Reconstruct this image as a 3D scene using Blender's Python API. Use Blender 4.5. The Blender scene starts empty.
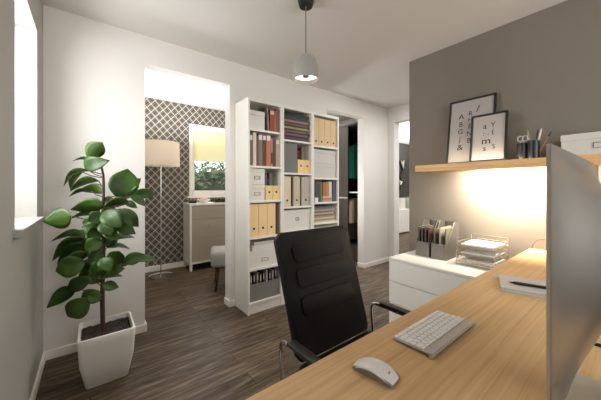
import bpy, bmesh, math, random
from mathutils import Vector, Matrix
random.seed(7)
R = math.radians
SC = bpy.context.scene
COL = SC.collection

# ------------------------------------------------------------------ helpers
def lin(c):
    return tuple(((v/255)/12.92 if v/255 <= .04045 else (((v/255)+.055)/1.055)**2.4) for v in c)

class G:
    """collects shapes in one bmesh, linked as one mesh object"""
    def __init__(s): s.bm = bmesh.new()
    def box(s, x0, x1, y0, y1, z0, z1, bev=0, seg=2):
        t = bmesh.new()
        vs = [t.verts.new((x, y, z)) for x in (x0, x1) for y in (y0, y1) for z in (z0, z1)]
        for f in ((0,1,3,2),(4,6,7,5),(0,4,5,1),(2,3,7,6),(0,2,6,4),(1,5,7,3)):
            t.faces.new([vs[i] for i in f])
        bmesh.ops.recalc_face_normals(t, faces=t.faces[:])
        if bev: bmesh.ops.bevel(t, geom=t.edges[:], offset=bev, segments=seg, profile=.6, affect='EDGES')
        s.add(t); return s
    def add(s, t, m=None):
        if m is not None: bmesh.ops.transform(t, matrix=m, verts=t.verts[:])
        me = bpy.data.meshes.new('tmp'); t.to_mesh(me); t.free()
        s.bm.from_mesh(me); bpy.data.meshes.remove(me)
    def cyl(s, p0, p1, r0, r1=None, n=20):
        r1 = r0 if r1 is None else r1
        p0, p1 = Vector(p0), Vector(p1); d = p1-p0
        q = Vector((0,0,1)).rotation_difference(d.normalized()).to_matrix()
        a, b = [], []
        for i in range(n):
            t = 2*math.pi*i/n; u = Vector((math.cos(t), math.sin(t), 0))
            a.append(s.bm.verts.new(p0 + q @ (u*r0))); b.append(s.bm.verts.new(p1 + q @ (u*r1)))
        for i in range(n):
            j = (i+1) % n; s.bm.faces.new((a[i], a[j], b[j], b[i]))
        s.bm.faces.new(a[::-1]); s.bm.faces.new(b); return s
    def tube(s, pts, r, n=8, sm=0, closed=False, flat=1.0):
        P = [Vector(p) for p in pts]
        for _ in range(sm):
            Q = [] if closed else [P[0]]
            m = len(P)
            for i in range(m if closed else m-1):
                a, b = P[i], P[(i+1) % m]
                Q += [a*.75+b*.25, a*.25+b*.75]
            if not closed: Q.append(P[-1])
            P = Q
        rings = []; m = len(P); up = None
        for i in range(m):
            a = P[(i-1) % m] if closed or i else P[i]
            b = P[(i+1) % m] if closed or i < m-1 else P[i]
            t = (b-a).normalized()
            if up is None:
                up = Vector((0,0,1)) if abs(t.z) < .9 else Vector((1,0,0))
            u = (up - t*up.dot(t)).normalized(); up = u; v = t.cross(u)
            rr = r[i*len(r)//m] if isinstance(r, (list, tuple)) else r
            rings.append([s.bm.verts.new(P[i] + u*(math.cos(2*math.pi*k/n)*rr) + v*(math.sin(2*math.pi*k/n)*rr*flat)) for k in range(n)])
        for i in range(m if closed else m-1):
            A, B = rings[i], rings[(i+1) % m]
            for k in range(n):
                l = (k+1) % n; s.bm.faces.new((A[k], A[l], B[l], B[k]))
        if not closed:
            s.bm.faces.new(rings[0][::-1]); s.bm.faces.new(rings[-1])
        return s
    def lathe(s, prof, c=(0,0,0), n=36):
        rings = []
        for r, z in prof:
            if r < 1e-6: rings.append([s.bm.verts.new((c[0], c[1], c[2]+z))])
            else: rings.append([s.bm.verts.new((c[0]+r*math.cos(2*math.pi*k/n), c[1]+r*math.sin(2*math.pi*k/n), c[2]+z)) for k in range(n)])
        for A, B in zip(rings, rings[1:]):
            for k in range(n):
                l = (k+1) % n
                if len(A) == 1 and len(B) == 1: continue
                if len(A) == 1: s.bm.faces.new((A[0], B[l], B[k]))
                elif len(B) == 1: s.bm.faces.new((A[k], A[l], B[0]))
                else: s.bm.faces.new((A[k], A[l], B[l], B[k]))
        return s
    def prism(s, pts, axis, d0, d1, bev=0):
        """2-D outline swept along axis: 'x' takes (y,z), 'y' takes (x,z), 'z' takes (x,y)"""
        t = bmesh.new()
        def mk(p, d): return {'x': (d, p[0], p[1]), 'y': (p[0], d, p[1]), 'z': (p[0], p[1], d)}[axis]
        a = [t.verts.new(mk(p, d0)) for p in pts]; b = [t.verts.new(mk(p, d1)) for p in pts]
        t.faces.new(a); t.faces.new(b[::-1])
        for i in range(len(pts)):
            j = (i+1) % len(pts); t.faces.new((a[i], b[i], b[j], a[j]))
        bmesh.ops.recalc_face_normals(t, faces=t.faces[:])
        if bev: bmesh.ops.bevel(t, geom=t.edges[:], offset=bev, segments=2, profile=.6, affect='EDGES')
        s.add(t); return s
    def quad(s, *p):
        s.bm.faces.new([s.bm.verts.new(v) for v in p]); return s
    def build(s, name, mat, parent=None, smooth=False, loc=None, recalc=True):
        if recalc: bmesh.ops.recalc_face_normals(s.bm, faces=s.bm.faces[:])
        me = bpy.data.meshes.new(name); s.bm.to_mesh(me); s.bm.free()
        for m in (mat if isinstance(mat, list) else [mat]): me.materials.append(m)
        if smooth:
            for p in me.polygons: p.use_smooth = True
            try: me.set_sharp_from_angle(angle=R(40))
            except Exception: pass
        o = bpy.data.objects.new(name, me); COL.objects.link(o)
        if parent is not None: o.parent = parent
        if loc is not None: o.location = loc
        return o

def tag(o, label, cat, group=None, kind=None):
    o['label'] = label; o['category'] = cat
    if group: o['group'] = group
    if kind: o['kind'] = kind
    return o
def thing(name, label, cat, loc=(0,0,0), rotz=0, group=None):
    o = bpy.data.objects.new(name, None); COL.objects.link(o)
    o.empty_display_size = .05
    o.location = loc; o.rotation_euler = (0, 0, rotz)
    return tag(o, label, cat, group)
def struct(g, name, mat, parent=None, smooth=False):
    o = g.build(name, mat, parent, smooth)
    if parent is None: o['kind'] = 'structure'
    return o
def copy_tree(o, parent=None):
    c = o.copy(); COL.objects.link(c)
    if parent is not None: c.parent = parent
    for ch in list(o.children): copy_tree(ch, c)
    return c

# ------------------------------------------------------------------ materials
MATS = {}
def nodes(name):
    m = bpy.data.materials.new(name); m.use_nodes = True
    nt = m.node_tree; b = nt.nodes['Principled BSDF']
    return m, nt, b, nt.nodes.new, nt.links.new
def plain(name, col, rough=.5, metal=0, bump=0, scale=60, var=0, spec=.5, **kw):
    if name in MATS: return MATS[name]
    m, nt, b, N, L = nodes(name)
    c = (*lin(col), 1)
    b.inputs['Base Color'].default_value = c
    b.inputs['Roughness'].default_value = rough
    b.inputs['Metallic'].default_value = metal
    b.inputs['Specular IOR Level'].default_value = spec
    for k, v in kw.items(): b.inputs[k.replace('_', ' ')].default_value = v
    tc = N('ShaderNodeTexCoord'); no = N('ShaderNodeTexNoise')
    no.inputs['Scale'].default_value = scale; no.inputs['Detail'].default_value = 3
    L(tc.outputs['Object'], no.inputs['Vector'])
    mx = N('ShaderNodeMixRGB'); mx.blend_type = 'MULTIPLY'; mx.inputs[0].default_value = max(var, .04)
    mx.inputs[1].default_value = c
    L(no.outputs['Fac'], mx.inputs[2]); L(mx.outputs[0], b.inputs['Base Color'])
    if bump:
        bp = N('ShaderNodeBump'); bp.inputs['Strength'].default_value = bump; bp.inputs['Distance'].default_value = .002
        L(no.outputs['Fac'], bp.inputs['Height']); L(bp.outputs[0], b.inputs['Normal'])
    MATS[name] = m; return m
def emit(name, col, strength):
    m, nt, b, N, L = nodes(name)
    b.inputs['Base Color'].default_value = (*lin(col), 1)
    b.inputs['Emission Color'].default_value = (*lin(col), 1)
    b.inputs['Emission Strength'].default_value = strength
    return m
def math_node(nt, op, a, b=None, c=None):
    n = nt.nodes.new('ShaderNodeMath'); n.operation = op
    for i, v in enumerate((a, b, c)):
        if v is None: continue
        if isinstance(v, (int, float)): n.inputs[i].default_value = v
        else: nt.links.new(v, n.inputs[i])
    return n.outputs[0]
def wood(name, c1, c2, c3, plank=None, rough=.45, stretch=(1.2, 22, 22), bump=.15, detail=6, spec=.5, edge=.35):
    m, nt, b, N, L = nodes(name)
    tc = N('ShaderNodeTexCoord'); mp = N('ShaderNodeMapping'); mp.inputs['Scale'].default_value = stretch
    L(tc.outputs['Object'], mp.inputs['Vector'])
    vec = mp.outputs[0]
    if plank:
        br = N('ShaderNodeTexBrick'); br.offset = .37; br.offset_frequency = 2
        br.inputs['Scale'].default_value = 1; br.inputs['Brick Width'].default_value = plank[0]; br.inputs['Row Height'].default_value = plank[1]
        br.inputs['Mortar Size'].default_value = plank[2]; br.inputs['Mortar Smooth'].default_value = .1
        br.inputs['Color1'].default_value = (0,0,0,1); br.inputs['Color2'].default_value = (1,1,1,1); br.inputs['Mortar'].default_value = (.5,.5,.5,1)
        L(tc.outputs['Object'], br.inputs['Vector'])
        sc = N('ShaderNodeVectorMath'); sc.operation = 'MULTIPLY_ADD'
        L(br.outputs['Color'], sc.inputs[0]); sc.inputs[1].default_value = (7, 13, 5); L(mp.outputs[0], sc.inputs[2])
        vec = sc.outputs[0]
    n1 = N('ShaderNodeTexNoise'); n1.inputs['Scale'].default_value = 1; n1.inputs['Detail'].default_value = detail; n1.inputs['Roughness'].default_value = .62
    n1.inputs['Distortion'].default_value = .5
    L(vec, n1.inputs['Vector'])
    cr = N('ShaderNodeValToRGB'); e = cr.color_ramp.elements
    e[0].position = .28; e[0].color = (*lin(c1), 1); e[1].position = .74; e[1].color = (*lin(c3), 1)
    k = e.new(.5); k.color = (*lin(c2), 1)
    L(n1.outputs['Fac'], cr.inputs[0])
    out = cr.outputs[0]
    if plank:
        mx = N('ShaderNodeMixRGB'); mx.blend_type = 'MULTIPLY'; mx.inputs[0].default_value = .45
        L(out, mx.inputs[1])
        c2r = N('ShaderNodeValToRGB'); c2r.color_ramp.elements[0].color = (.45,.45,.45,1); c2r.color_ramp.elements[1].color = (1,1,1,1)
        L(br.outputs['Color'], c2r.inputs[0]); L(c2r.outputs[0], mx.inputs[2])
        m2 = N('ShaderNodeMixRGB'); m2.blend_type = 'MULTIPLY'; m2.inputs[2].default_value = (edge, edge, edge, 1)
        L(br.outputs['Fac'], m2.inputs[0]); L(mx.outputs[0], m2.inputs[1]); out = m2.outputs[0]
    L(out, b.inputs['Base Color'])
    b.inputs['Roughness'].default_value = rough; b.inputs['Specular IOR Level'].default_value = spec
    bp = N('ShaderNodeBump'); bp.inputs['Strength'].default_value = bump; bp.inputs['Distance'].default_value = .002
    L(n1.outputs['Fac'], bp.inputs['Height']); L(bp.outputs[0], b.inputs['Normal'])
    return m
def glassy(name, tint=(1,1,1), gloss=.06):
    m, nt, b, N, L = nodes(name); nt.nodes.remove(b)
    t = N('ShaderNodeBsdfTransparent'); t.inputs[0].default_value = (*tint, 1)
    g = N('ShaderNodeBsdfGlossy'); g.inputs['Roughness'].default_value = .03
    mx = N('ShaderNodeMixShader'); mx.inputs[0].default_value = gloss
    L(t.outputs[0], mx.inputs[1]); L(g.outputs[0], mx.inputs[2]); L(mx.outputs[0], nt.nodes['Material Output'].inputs[0])
    return m
def translucent(name, col, fac=.5, scale=400):
    m, nt, b, N, L = nodes(name)
    b.inputs['Base Color'].default_value = (*lin(col), 1); b.inputs['Roughness'].default_value = .9
    tr = N('ShaderNodeBsdfTranslucent'); tr.inputs[0].default_value = (*lin(col), 1)
    mx = N('ShaderNodeMixShader'); mx.inputs[0].default_value = fac
    L(b.outputs[0], mx.inputs[1]); L(tr.outputs[0], mx.inputs[2]); L(mx.outputs[0], nt.nodes['Material Output'].inputs[0])
    return m
def meshwire(name, col, pitch=.006, fill=.5):
    """fine metal mesh: a woven grid of holes in an otherwise solid sheet"""
    m, nt, b, N, L = nodes(name)
    b.inputs['Base Color'].default_value = (*lin(col), 1); b.inputs['Metallic'].default_value = .6; b.inputs['Roughness'].default_value = .45
    tc = N('ShaderNodeTexCoord'); sp = N('ShaderNodeSeparateXYZ'); L(tc.outputs['Object'], sp.inputs[0])
    s = math_node(nt, 'ADD', sp.outputs[0], sp.outputs[1])
    def hole(v):
        f = math_node(nt, 'FRACT', math_node(nt, 'MULTIPLY', v, 1/pitch))
        return math_node(nt, 'GREATER_THAN', f, fill)
    h = math_node(nt, 'MULTIPLY', hole(s), hole(sp.outputs[2]))
    t = N('ShaderNodeBsdfTransparent'); mx = N('ShaderNodeMixShader')
    L(h, mx.inputs[0]); L(b.outputs[0], mx.inputs[1]); L(t.outputs[0], mx.inputs[2]); L(mx.outputs[0], nt.nodes['Material Output'].inputs[0])
    return m
def wallpaper():
    m, nt, b, N, L = nodes('lattice_wallpaper')
    tc = N('ShaderNodeTexCoord'); sp = N('ShaderNodeSeparateXYZ'); L(tc.outputs['Object'], sp.inputs[0])
    x, z = sp.outputs[0], sp.outputs[2]
    def fam(sgn):
        u = math_node(nt, 'ADD', math_node(nt, 'MULTIPLY', x, sgn/.107), math_node(nt, 'MULTIPLY', z, 1/.119))
        return u
    p, q = fam(1), fam(-1)
    def line(v, off, w):
        f = math_node(nt, 'ABSOLUTE', math_node(nt, 'SUBTRACT', math_node(nt, 'FRACT', math_node(nt, 'ADD', v, off+.5)), .5))
        return math_node(nt, 'LESS_THAN', f, w)
    def par(v):
        return math_node(nt, 'LESS_THAN', math_node(nt, 'FRACT', math_node(nt, 'MULTIPLY', v, .5)), .5)
    big = math_node(nt, 'MAXIMUM', line(p, 0, .075), line(q, 0, .075))
    chk = math_node(nt, 'ABSOLUTE', math_node(nt, 'SUBTRACT', par(p), par(q)))
    inv = math_node(nt, 'SUBTRACT', 1, chk)
    sp_ = math_node(nt, 'MULTIPLY', math_node(nt, 'MAXIMUM', line(p, .3, .04), line(p, -.3, .04)), chk)
    sq_ = math_node(nt, 'MULTIPLY', math_node(nt, 'MAXIMUM', line(q, .3, .04), line(q, -.3, .04)), inv)
    tot = math_node(nt, 'MAXIMUM', big, math_node(nt, 'MULTIPLY', math_node(nt, 'MAXIMUM', sp_, sq_), .4))
    mx = N('ShaderNodeMixRGB'); mx.inputs[1].default_value = (*lin((66, 60, 54)), 1); mx.inputs[2].default_value = (*lin((172, 164, 152)), 1)
    L(tot, mx.inputs[0]); L(mx.outputs[0], b.inputs['Base Color']); b.inputs['Roughness'].default_value = .75
    return m
def fabric(name, col, scale=220, bump=.4, rough=.9):
    return plain(name, col, rough, 0, bump, scale, .3, .2)

WHITE = plain('white_wall_paint', (226, 221, 215), .85, bump=.08, scale=180, spec=.2)
CEIL = plain('ceiling_paint', (216, 211, 204), .9, bump=.05, scale=150, spec=.2)
GREYWALL = plain('warm_grey_plaster', (177, 174, 167), .9, bump=.25, scale=90, var=.08, spec=.2)
TAUPE = plain('taupe_wall_paint', (132, 124, 113), .85, bump=.08, scale=160, spec=.2)
DARKWALL = plain('charcoal_wall_paint', (84, 82, 78), .85, bump=.05, spec=.2)
TRIM = plain('white_trim_paint', (238, 233, 225), .5)
FLOOR = wood('dark_oak_floor', (40, 32, 24), (92, 78, 62), (142, 125, 103), plank=(1.3, .125, .003), rough=.5, stretch=(3.6, 40, 40), bump=.3, spec=.22)
OAK = wood('light_oak', (188, 150, 103), (205, 167, 118), (218, 182, 135), rough=.5, stretch=(1.4, 85, 85), bump=.1, spec=.3)
OAKY = wood('shelf_oak', (206, 160, 104), (222, 178, 120), (234, 194, 140), rough=.5, stretch=(30, 1.5, 30), bump=.08)
WLAC = plain('white_lacquer', (240, 236, 228), .35)
SHELFW = plain('white_melamine', (232, 228, 218), .5)
PAPERW = plain('white_paper', (244, 242, 236), .8)
BOXW = plain('white_cardboard', (226, 222, 212), .75, bump=.1)
CREAM = plain('cream_cardboard', (232, 204, 156), .75, bump=.1)
BEIGEB = plain('grey_beige_cardboard', (196, 186, 166), .75)
DARK = plain('dark_grommet', (24, 20, 18), .6)
BLACKF = plain('black_leather', (21, 20, 19), .58, bump=.35, scale=420, spec=.3)
BLACKP = plain('black_plastic', (24, 23, 23), .4)
CHROME = plain('chrome', (220, 218, 214), .12, 1)
STEEL = plain('brushed_steel', (180, 177, 170), .3, 1)
ALU = plain('anodised_aluminium', (186, 182, 176), .28, 1)
ALUL = plain('light_aluminium', (196, 192, 184), .42, .55)
KEYW = plain('white_key_plastic', (238, 236, 232), .45)
POT = plain('white_ceramic', (228, 224, 216), .45)
SOIL = plain('potting_soil', (58, 46, 40), .95, bump=1, scale=90, var=.7)
BARK = plain('plant_bark', (74, 52, 42), .8, bump=.5, scale=80, var=.4)
GLASS = glassy('window_glass', gloss=.025)
DRESSF = plain('taupe_drawer_front', (176, 162, 144), .55)
GREYF = fabric('light_grey_upholstery', (178, 172, 164))
BROWNW = wood('dark_walnut', (58, 34, 24), (78, 48, 34), (96, 62, 44), stretch=(30, 30, 2))
WARDW = wood('grey_brown_veneer', (52, 45, 39), (64, 56, 49), (78, 69, 61), stretch=(38, 38, 1.2), bump=.1, rough=.65, spec=.2)
WARDI = plain('dark_wardrobe_interior', (44, 38, 34), .8)
SHADEF = translucent('cream_lampshade', (240, 226, 208), .5)
BLINDF = translucent('yellow_blind_fabric', (244, 239, 208), .6)
PENDW = plain('pendant_grey_white', (158, 153, 147), .45)
WALLP = wallpaper()
MESHM = meshwire('silver_wire_mesh', (128, 123, 116), .007, .74)
def leaf_mat():
    m, nt, b, N, L = nodes('rubber_plant_leaf')
    tc = N('ShaderNodeTexCoord'); no = N('ShaderNodeTexNoise'); no.inputs['Scale'].default_value = 9; no.inputs['Detail'].default_value = 4
    L(tc.outputs['Object'], no.inputs['Vector'])
    cr = N('ShaderNodeValToRGB'); e = cr.color_ramp.elements
    e[0].position = .3; e[0].color = (*lin((24, 46, 14)), 1); e[1].position = .75; e[1].color = (*lin((72, 102, 34)), 1)
    L(no.outputs['Fac'], cr.inputs[0]); L(cr.outputs[0], b.inputs['Base Color'])
    b.inputs['Roughness'].default_value = .42; b.inputs['Specular IOR Level'].default_value = .35
    tr = N('ShaderNodeBsdfTranslucent'); tr.inputs[0].default_value = (*lin((120, 160, 60)), 1)
    mx = N('ShaderNodeMixShader'); mx.inputs[0].default_value = .12
    L(b.outputs[0], mx.inputs[1]); L(tr.outputs[0], mx.inputs[2]); L(mx.outputs[0], nt.nodes['Material Output'].inputs[0])
    return m
LEAF = leaf_mat()

# ------------------------------------------------------------------ camera
cd = bpy.data.cameras.new('camera'); cam = bpy.data.objects.new('camera', cd); COL.objects.link(cam)
cam.location = (0, 0, 1.231); cam.rotation_euler = (R(90), 0, R(-38))
cd.sensor_width = 36; cd.lens = 269/601*36; cd.shift_y = -13/601; cd.clip_start = .02
SC.camera = cam

# ------------------------------------------------------------------ the setting
XL, YB, XR, H = -.264, 2.626, 2.6, 2.524
struct(G().box(-.6, 8.4, -1.9, 4.6, -.1, 0), 'floor', FLOOR)
struct(G().box(-.6, 8.4, -1.9, 4.6, H, H+.1), 'ceiling', CEIL)
# wall with the first window
W1 = (1.72, 2.35, 1.044, 2.214)
g = G().box(XL-.3, XL, -1.9, W1[0], 0, H).box(XL-.3, XL, W1[1], 4.54, 0, H)
g.box(XL-.3, XL, W1[0], W1[1], 0, W1[2]).box(XL-.3, XL, W1[0], W1[1], W1[3], H)
struct(g, 'wall_left', GREYWALL)
w = struct(G().box(XL-.22, XL-.16, W1[0], W1[0]+.05, W1[2], W1[3], .004).box(XL-.22, XL-.16, W1[1]-.05, W1[1], W1[2], W1[3], .004)
    .box(XL-.22, XL-.16, W1[0]+.0502, W1[1]-.0502, W1[2], W1[2]+.06, .004).box(XL-.22, XL-.16, W1[0]+.0502, W1[1]-.0502, W1[3]-.05, W1[3], .004), 'window_1', TRIM)
G().box(XL-.195, XL-.19, W1[0]+.04, W1[1]-.04, W1[2]+.05, W1[3]-.04).build('pane', GLASS, w)
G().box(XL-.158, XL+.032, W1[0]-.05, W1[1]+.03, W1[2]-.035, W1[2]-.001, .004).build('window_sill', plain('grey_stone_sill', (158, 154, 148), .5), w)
# far wall with two openings
O1, O2, OH = (.367, 1.13), (2.50, 3.275), 2.284
YB2 = YB+.12
g = G().box(XL, O1[0], YB, YB2, 0, H).box(O1[1], O2[0], YB, YB2, 0, H).box(O2[1], 3.89, YB, YB2, 0, H)
g.box(O1[0], O1[1], YB, YB2, OH, H).box(O2[0], O2[1], YB, YB2, OH, H)
struct(g, 'wall_back', WHITE)
struct(G().box(XR, XR+.12, -1.9, 1.5, 0, H), 'wall_right', TAUPE)
D3 = (1.62, 2.507)
g = G().box(3.89, 4.03, D3[1], 4.42, 0, H).box(3.89, 4.03, .42, D3[0], 0, H).box(3.89, 4.03, D3[0], D3[1], OH, H)
struct(g, 'wall_passage', WHITE)
struct(G().box(XR+.12, 8.4, .3, .42, 0, H), 'wall_corridor', WHITE)
W2 = (1.226, 2.12, 1.089, 2.224)
g = G().box(XL, W2[0], 4.42, 4.54, 0, H).box(W2[1], 2.4, 4.42, 4.54, 0, H).box(W2[0], W2[1], 4.42, 4.54, 0, W2[2]).box(W2[0], W2[1], 4.42, 4.54, W2[3], H)
struct(g, 'wall_wallpapered', WALLP)
struct(G().box(2.4, 2.5, YB2, 4.54, 0, H), 'wall_partition', WHITE)
struct(G().box(2.5, 4.03, 4.42, 4.54, 0, H), 'wall_closet', WHITE)
struct(G().box(4.03, 8.4, 4.42, 4.54, 0, H), 'wall_charcoal', DARKWALL)
struct(G().box(8.2, 8.4, .42, 4.42, 0, H), 'wall_end', WHITE)
W3 = (.1, 2.3, .85, 2.25)  # unseen window behind the camera, added to let fill light in
g = G().box(XL, W3[0], -1.9, -1.7, 0, H).box(W3[1], XR, -1.9, -1.7, 0, H).box(W3[0], W3[1], -1.9, -1.7, 0, W3[2]).box(W3[0], W3[1], -1.9, -1.7, W3[3], H)
struct(g, 'wall_front', WHITE)
w = struct(G().box(W3[0], W3[0]+.06, -1.84, -1.78, W3[2], W3[3]).box(W3[1]-.06, W3[1], -1.84, -1.78, W3[2], W3[3]).box(1.17, 1.23, -1.84, -1.78, W3[2], W3[3])
    .box(W3[0], W3[1], -1.84, -1.78, W3[2], W3[2]+.06).box(W3[0], W3[1], -1.84, -1.78, W3[3]-.06, W3[3]), 'added_window_3', TRIM)
G().box(W3[0]+.05, W3[1]-.05, -1.815, -1.81, W3[2]+.05, W3[3]-.05).build('pane', GLASS, w)
# second window, in the wallpapered wall
w = struct(G().box(W2[0], W2[0]+.05, 4.40, 4.48, W2[2], W2[3], .004).box(W2[1]-.05, W2[1], 4.40, 4.48, W2[2], W2[3], .004)
    .box(W2[0]+.0502, W2[1]-.0502, 4.40, 4.48, W2[2], W2[2]+.05, .004).box(W2[0]+.0502, W2[1]-.0502, 4.40, 4.48, W2[3]-.06, W2[3], .004)
    .box(W2[0]+.05, W2[0]+.085, 4.43, 4.47, W2[2]+.05, W2[3]-.06).box(W2[0]+.05, W2[1]-.05, 4.43, 4.47, W2[2]+.05, W2[2]+.085), 'window_2', TRIM)
G().box(W2[0]+.06, W2[1]-.05, 4.445, 4.45, W2[2]+.05, W2[3]-.06).build('pane', GLASS, w)
G().box(W2[0]-.03, W2[1]+.03, 4.36, 4.41, W2[2]-.03, W2[2]-.001, .004).build('window_sill', TRIM, w)
# baseboards
bh, bt = .064, .014
struct(G().box(XL, XL+bt, -1.7, YB, 0, bh, .003).box(XL, XL+bt, YB2, 4.42, 0, bh, .003), 'baseboard_left', TRIM)
g = G().box(XL+bt, O1[0]+bt, YB-bt, YB, 0, bh, .003).box(O1[0], O1[0]+bt, YB, YB2, 0, bh, .003)
g.box(O1[1]-bt, 1.186, YB-bt, YB, 0, bh, .003).box(O1[1]-bt, O1[1], YB, YB2, 0, bh, .003)
g.box(O2[1]-bt, 3.89, YB-bt, YB, 0, bh, .003).box(O2[1]-bt, O2[1], YB, YB2, 0, bh, .003)
struct(g, 'baseboard_back', TRIM)
struct(G().box(3.89-bt, 3.89, D3[1], YB-bt, 0, bh, .003).box(3.89-bt, 3.89, .42, D3[0], 0, bh, .003), 'baseboard_passage', TRIM)
struct(G().box(XL+bt, 2.4, 4.42-bt, 4.42, 0, .08, .003), 'baseboard_wallpapered', TRIM)
struct(G().box(XR-bt, XR, -1.7, 1.5, 0, bh, .003), 'baseboard_right', TRIM)

# garden outside the second window
g = G(); rnd = random.Random(3)
for i in range(6500):
    a, b_, c = rnd.uniform(-1, 1), rnd.uniform(-1, 1), rnd.uniform(-1, 1)
    if a*a+b_*b_+c*c > 1: continue
    p = Vector((2.35+1.6*a, 6.0+.6*b_, .9+1.0*c)); s_ = rnd.uniform(.035, .085)
    u = Vector((rnd.uniform(-1,1), rnd.uniform(-1,1), rnd.uniform(-1,1))).normalized(); v = u.orthogonal().normalized()
    g.quad(p-u*s_, p+v*s_*.5, p+u*s_, p-v*s_*.5)
hl = plain('garden_leaf', (124, 150, 80), .5, var=1.0, scale=7)
gs_ = tag(g.build('garden_shrub', hl, recalc=False), 'leafy green shrub outside the window of the wallpapered room', 'shrub', kind='stuff')
G().lathe([(0, .05), (.9, .1), (1.2, .7), (1.0, 1.2), (.5, 1.55), (0, 1.62)], (2.35, 6.4, 0), 24).build('shaded_core', plain('shrub_shade', (46, 58, 34), .9), gs_)  # solid core, the shade inside the foliage put into its dark colour
struct(G().box(-3, 9, 4.6, 12, -.3, -.12), 'ground', plain('garden_soil', (110, 112, 84), .95))
# ------------------------------------------------------------------ desk
t = thing('desk', 'long light oak desk with its end against the taupe wall', 'desk', (1.2, .15, 0))
G().box(-1.42, 1.398, -.42, .38, .736, .774, .003).build('desk_top', OAK, t)
for x in (-1.36, 1.34):
    for y in (-.36, .32): G().box(x-.03, x+.03, y-.03, y+.03, 0, .7355, .003).build('leg', WLAC, t)

# ------------------------------------------------------------------ drawer cabinet
t = thing('drawer_cabinet', 'low white glossy cabinet with three wide drawers beside the desk end', 'cabinet', (2.32, .965, 0))
x0, x1, y0, y1 = -.28, .275, -.40, .40
G().box(x0+.02, x1, y0, y1, .05, .604, .002).box(x0+.04, x1-.02, y0+.02, y1-.02, 0, .05).build('body', WLAC, t)
G().box(x0, x1, y0, y1, .6045, .624, .002).build('top_panel', WLAC, t)
for z in (.055, .239, .423): G().box(x0, x0+.0195, y0+.001, y1-.001, z+.002, z+.177, .002).build('drawer', WLAC, t)

# ------------------------------------------------------------------ wall shelf and what stands on it
SZ = 1.427
t = thing('wall_shelf', 'thick light oak shelf running along the taupe wall', 'shelf', (2.478, .55, SZ))
G().box(-.118, .121, -.85, .755, -.058, 0, .002).build('shelf_board', OAKY, t)
G().box(-.008, .002, -.18, .28, -.0625, -.0585).build('light_strip', emit('led_strip', (255, 232, 196), 9), t)

def letter(ch, size, mat, parent, loc, name='letter', sx=1.0):
    c = bpy.data.curves.new('glyph', 'FONT'); c.body = ch; c.size = size; c.align_x = 'CENTER'; c.align_y = 'CENTER'; c.extrude = .0004
    o = bpy.data.objects.new('glyph', c); COL.objects.link(o)
    bpy.context.view_layer.update()
    me = bpy.data.meshes.new_from_object(o.evaluated_get(bpy.context.evaluated_depsgraph_get()))
    bpy.data.objects.remove(o)
    me.materials.clear(); me.materials.append(mat)
    n = bpy.data.objects.new(name, me); COL.objects.link(n); n.parent = parent
    n.location = loc; n.rotation_euler = (R(90), 0, R(-90)); n.scale = (sx, 1, 1)
    return n
INK = plain('poster_ink', (34, 31, 30), .8)
PRINT = plain('poster_paper', (176, 170, 165), .8)
def picture(label, loc, wd, ht, lean, letters, gname):
    """faces -x, base at loc, width along y"""
    t = thing('picture_frame', label, 'picture frame', loc, 0, gname)
    t.rotation_euler = (0, lean, 0)
    b, h2 = .014, wd/2
    G().box(-.009, .009, -h2, h2, 0, b, .001).box(-.009, .009, -h2, h2, ht-b, ht, .001).box(-.009, .009, -h2, -h2+b, b, ht-b, .001).box(-.009, .009, h2-b, h2, b, ht-b, .001).build('frame', BLACKP, t)
    pr = G().box(-.001, .006, -h2+b, h2-b, b, ht-b).build('print', PRINT, t)
    for ch, s_, y, z, sx in letters: letter(ch, s_, INK, pr, (-.0016, y, z), 'letter', sx)
    return t
# y grows away from the desk: the viewer's left is +y
picture('large black frame with a tall letter print, behind the smaller frame on the shelf', (2.475, .905, SZ+.001), .35, .565, R(9),
    [('A', .062, .075, .415, 1), ('B', .062, .075, .345, .9), ('G', .062, .075, .28, .95), ('J', .062, .075, .215, .9), ('&', .07, .07, .14, 1.1),
     ('R', .06, .005, .43, .9), ('H', .05, .005, .375, .9), ('E', .06, .005, .32, .9), ('N', .06, .005, .255, .9), ('B', .06, .005, .195, .9), ('/', .08, -.05, .46, 1.3)], 'letter prints on the shelf')
picture('smaller black frame with a letter print, leaning in front of the larger frame', (2.425, .755, SZ+.001), .245, .385, R(8),
    [('a', .062, .025, .285, 1), (':', .05, .03, .225, 1), ('m', .075, .012, .165, 1.15), ('s', .06, .02, .105, 1), ('Y', .05, -.03, .29, 1), ('(', .055, -.03, .235, 1), ('S', .05, -.04, .115, .9), ('.', .05, .0, .23, 1)], 'letter prints on the shelf')

def cup(label, loc, r, h):
    t = thing('pen_cup', label, 'pen holder', loc, 0, 'pen cups on the shelf')
    G().lathe([(0, 0), (r, 0), (r, h), (r-.003, h), (r-.003, .004), (0, .004)]).build('cup', BLACKP, t, True)
    return t
cup('slim dark pen cup with scissors in it, beside the smaller picture frame', (2.43, .540, SZ+.0005), .030, .115)
cup('taller dark pen cup crowded with pens, beside the cup of scissors', (2.42, .474, SZ+.0005), .033, .125)
t = thing('scissors', 'scissors with pale handles standing in the slim dark cup', 'scissors', (2.43, .540, SZ+.006))
gr = plain('pale_grey_plastic', (196, 190, 186), .4)
for s_ in (-1, 1):
    c = Vector((0, .014*s_-.004, .143))
    G().tube([c+Vector((0, .015*math.cos(a), .019*math.sin(a))) for a in [2*math.pi*i/14 for i in range(14)]], .0035, 6, closed=True).build('handle', gr, t, True)
    G().prism([(.006*s_, .13), (.012*s_, .13), (-.004*s_, .01), (-.007*s_, .01)], 'x', -.001*s_, .0015*s_).build('blade', STEEL, t)
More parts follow.
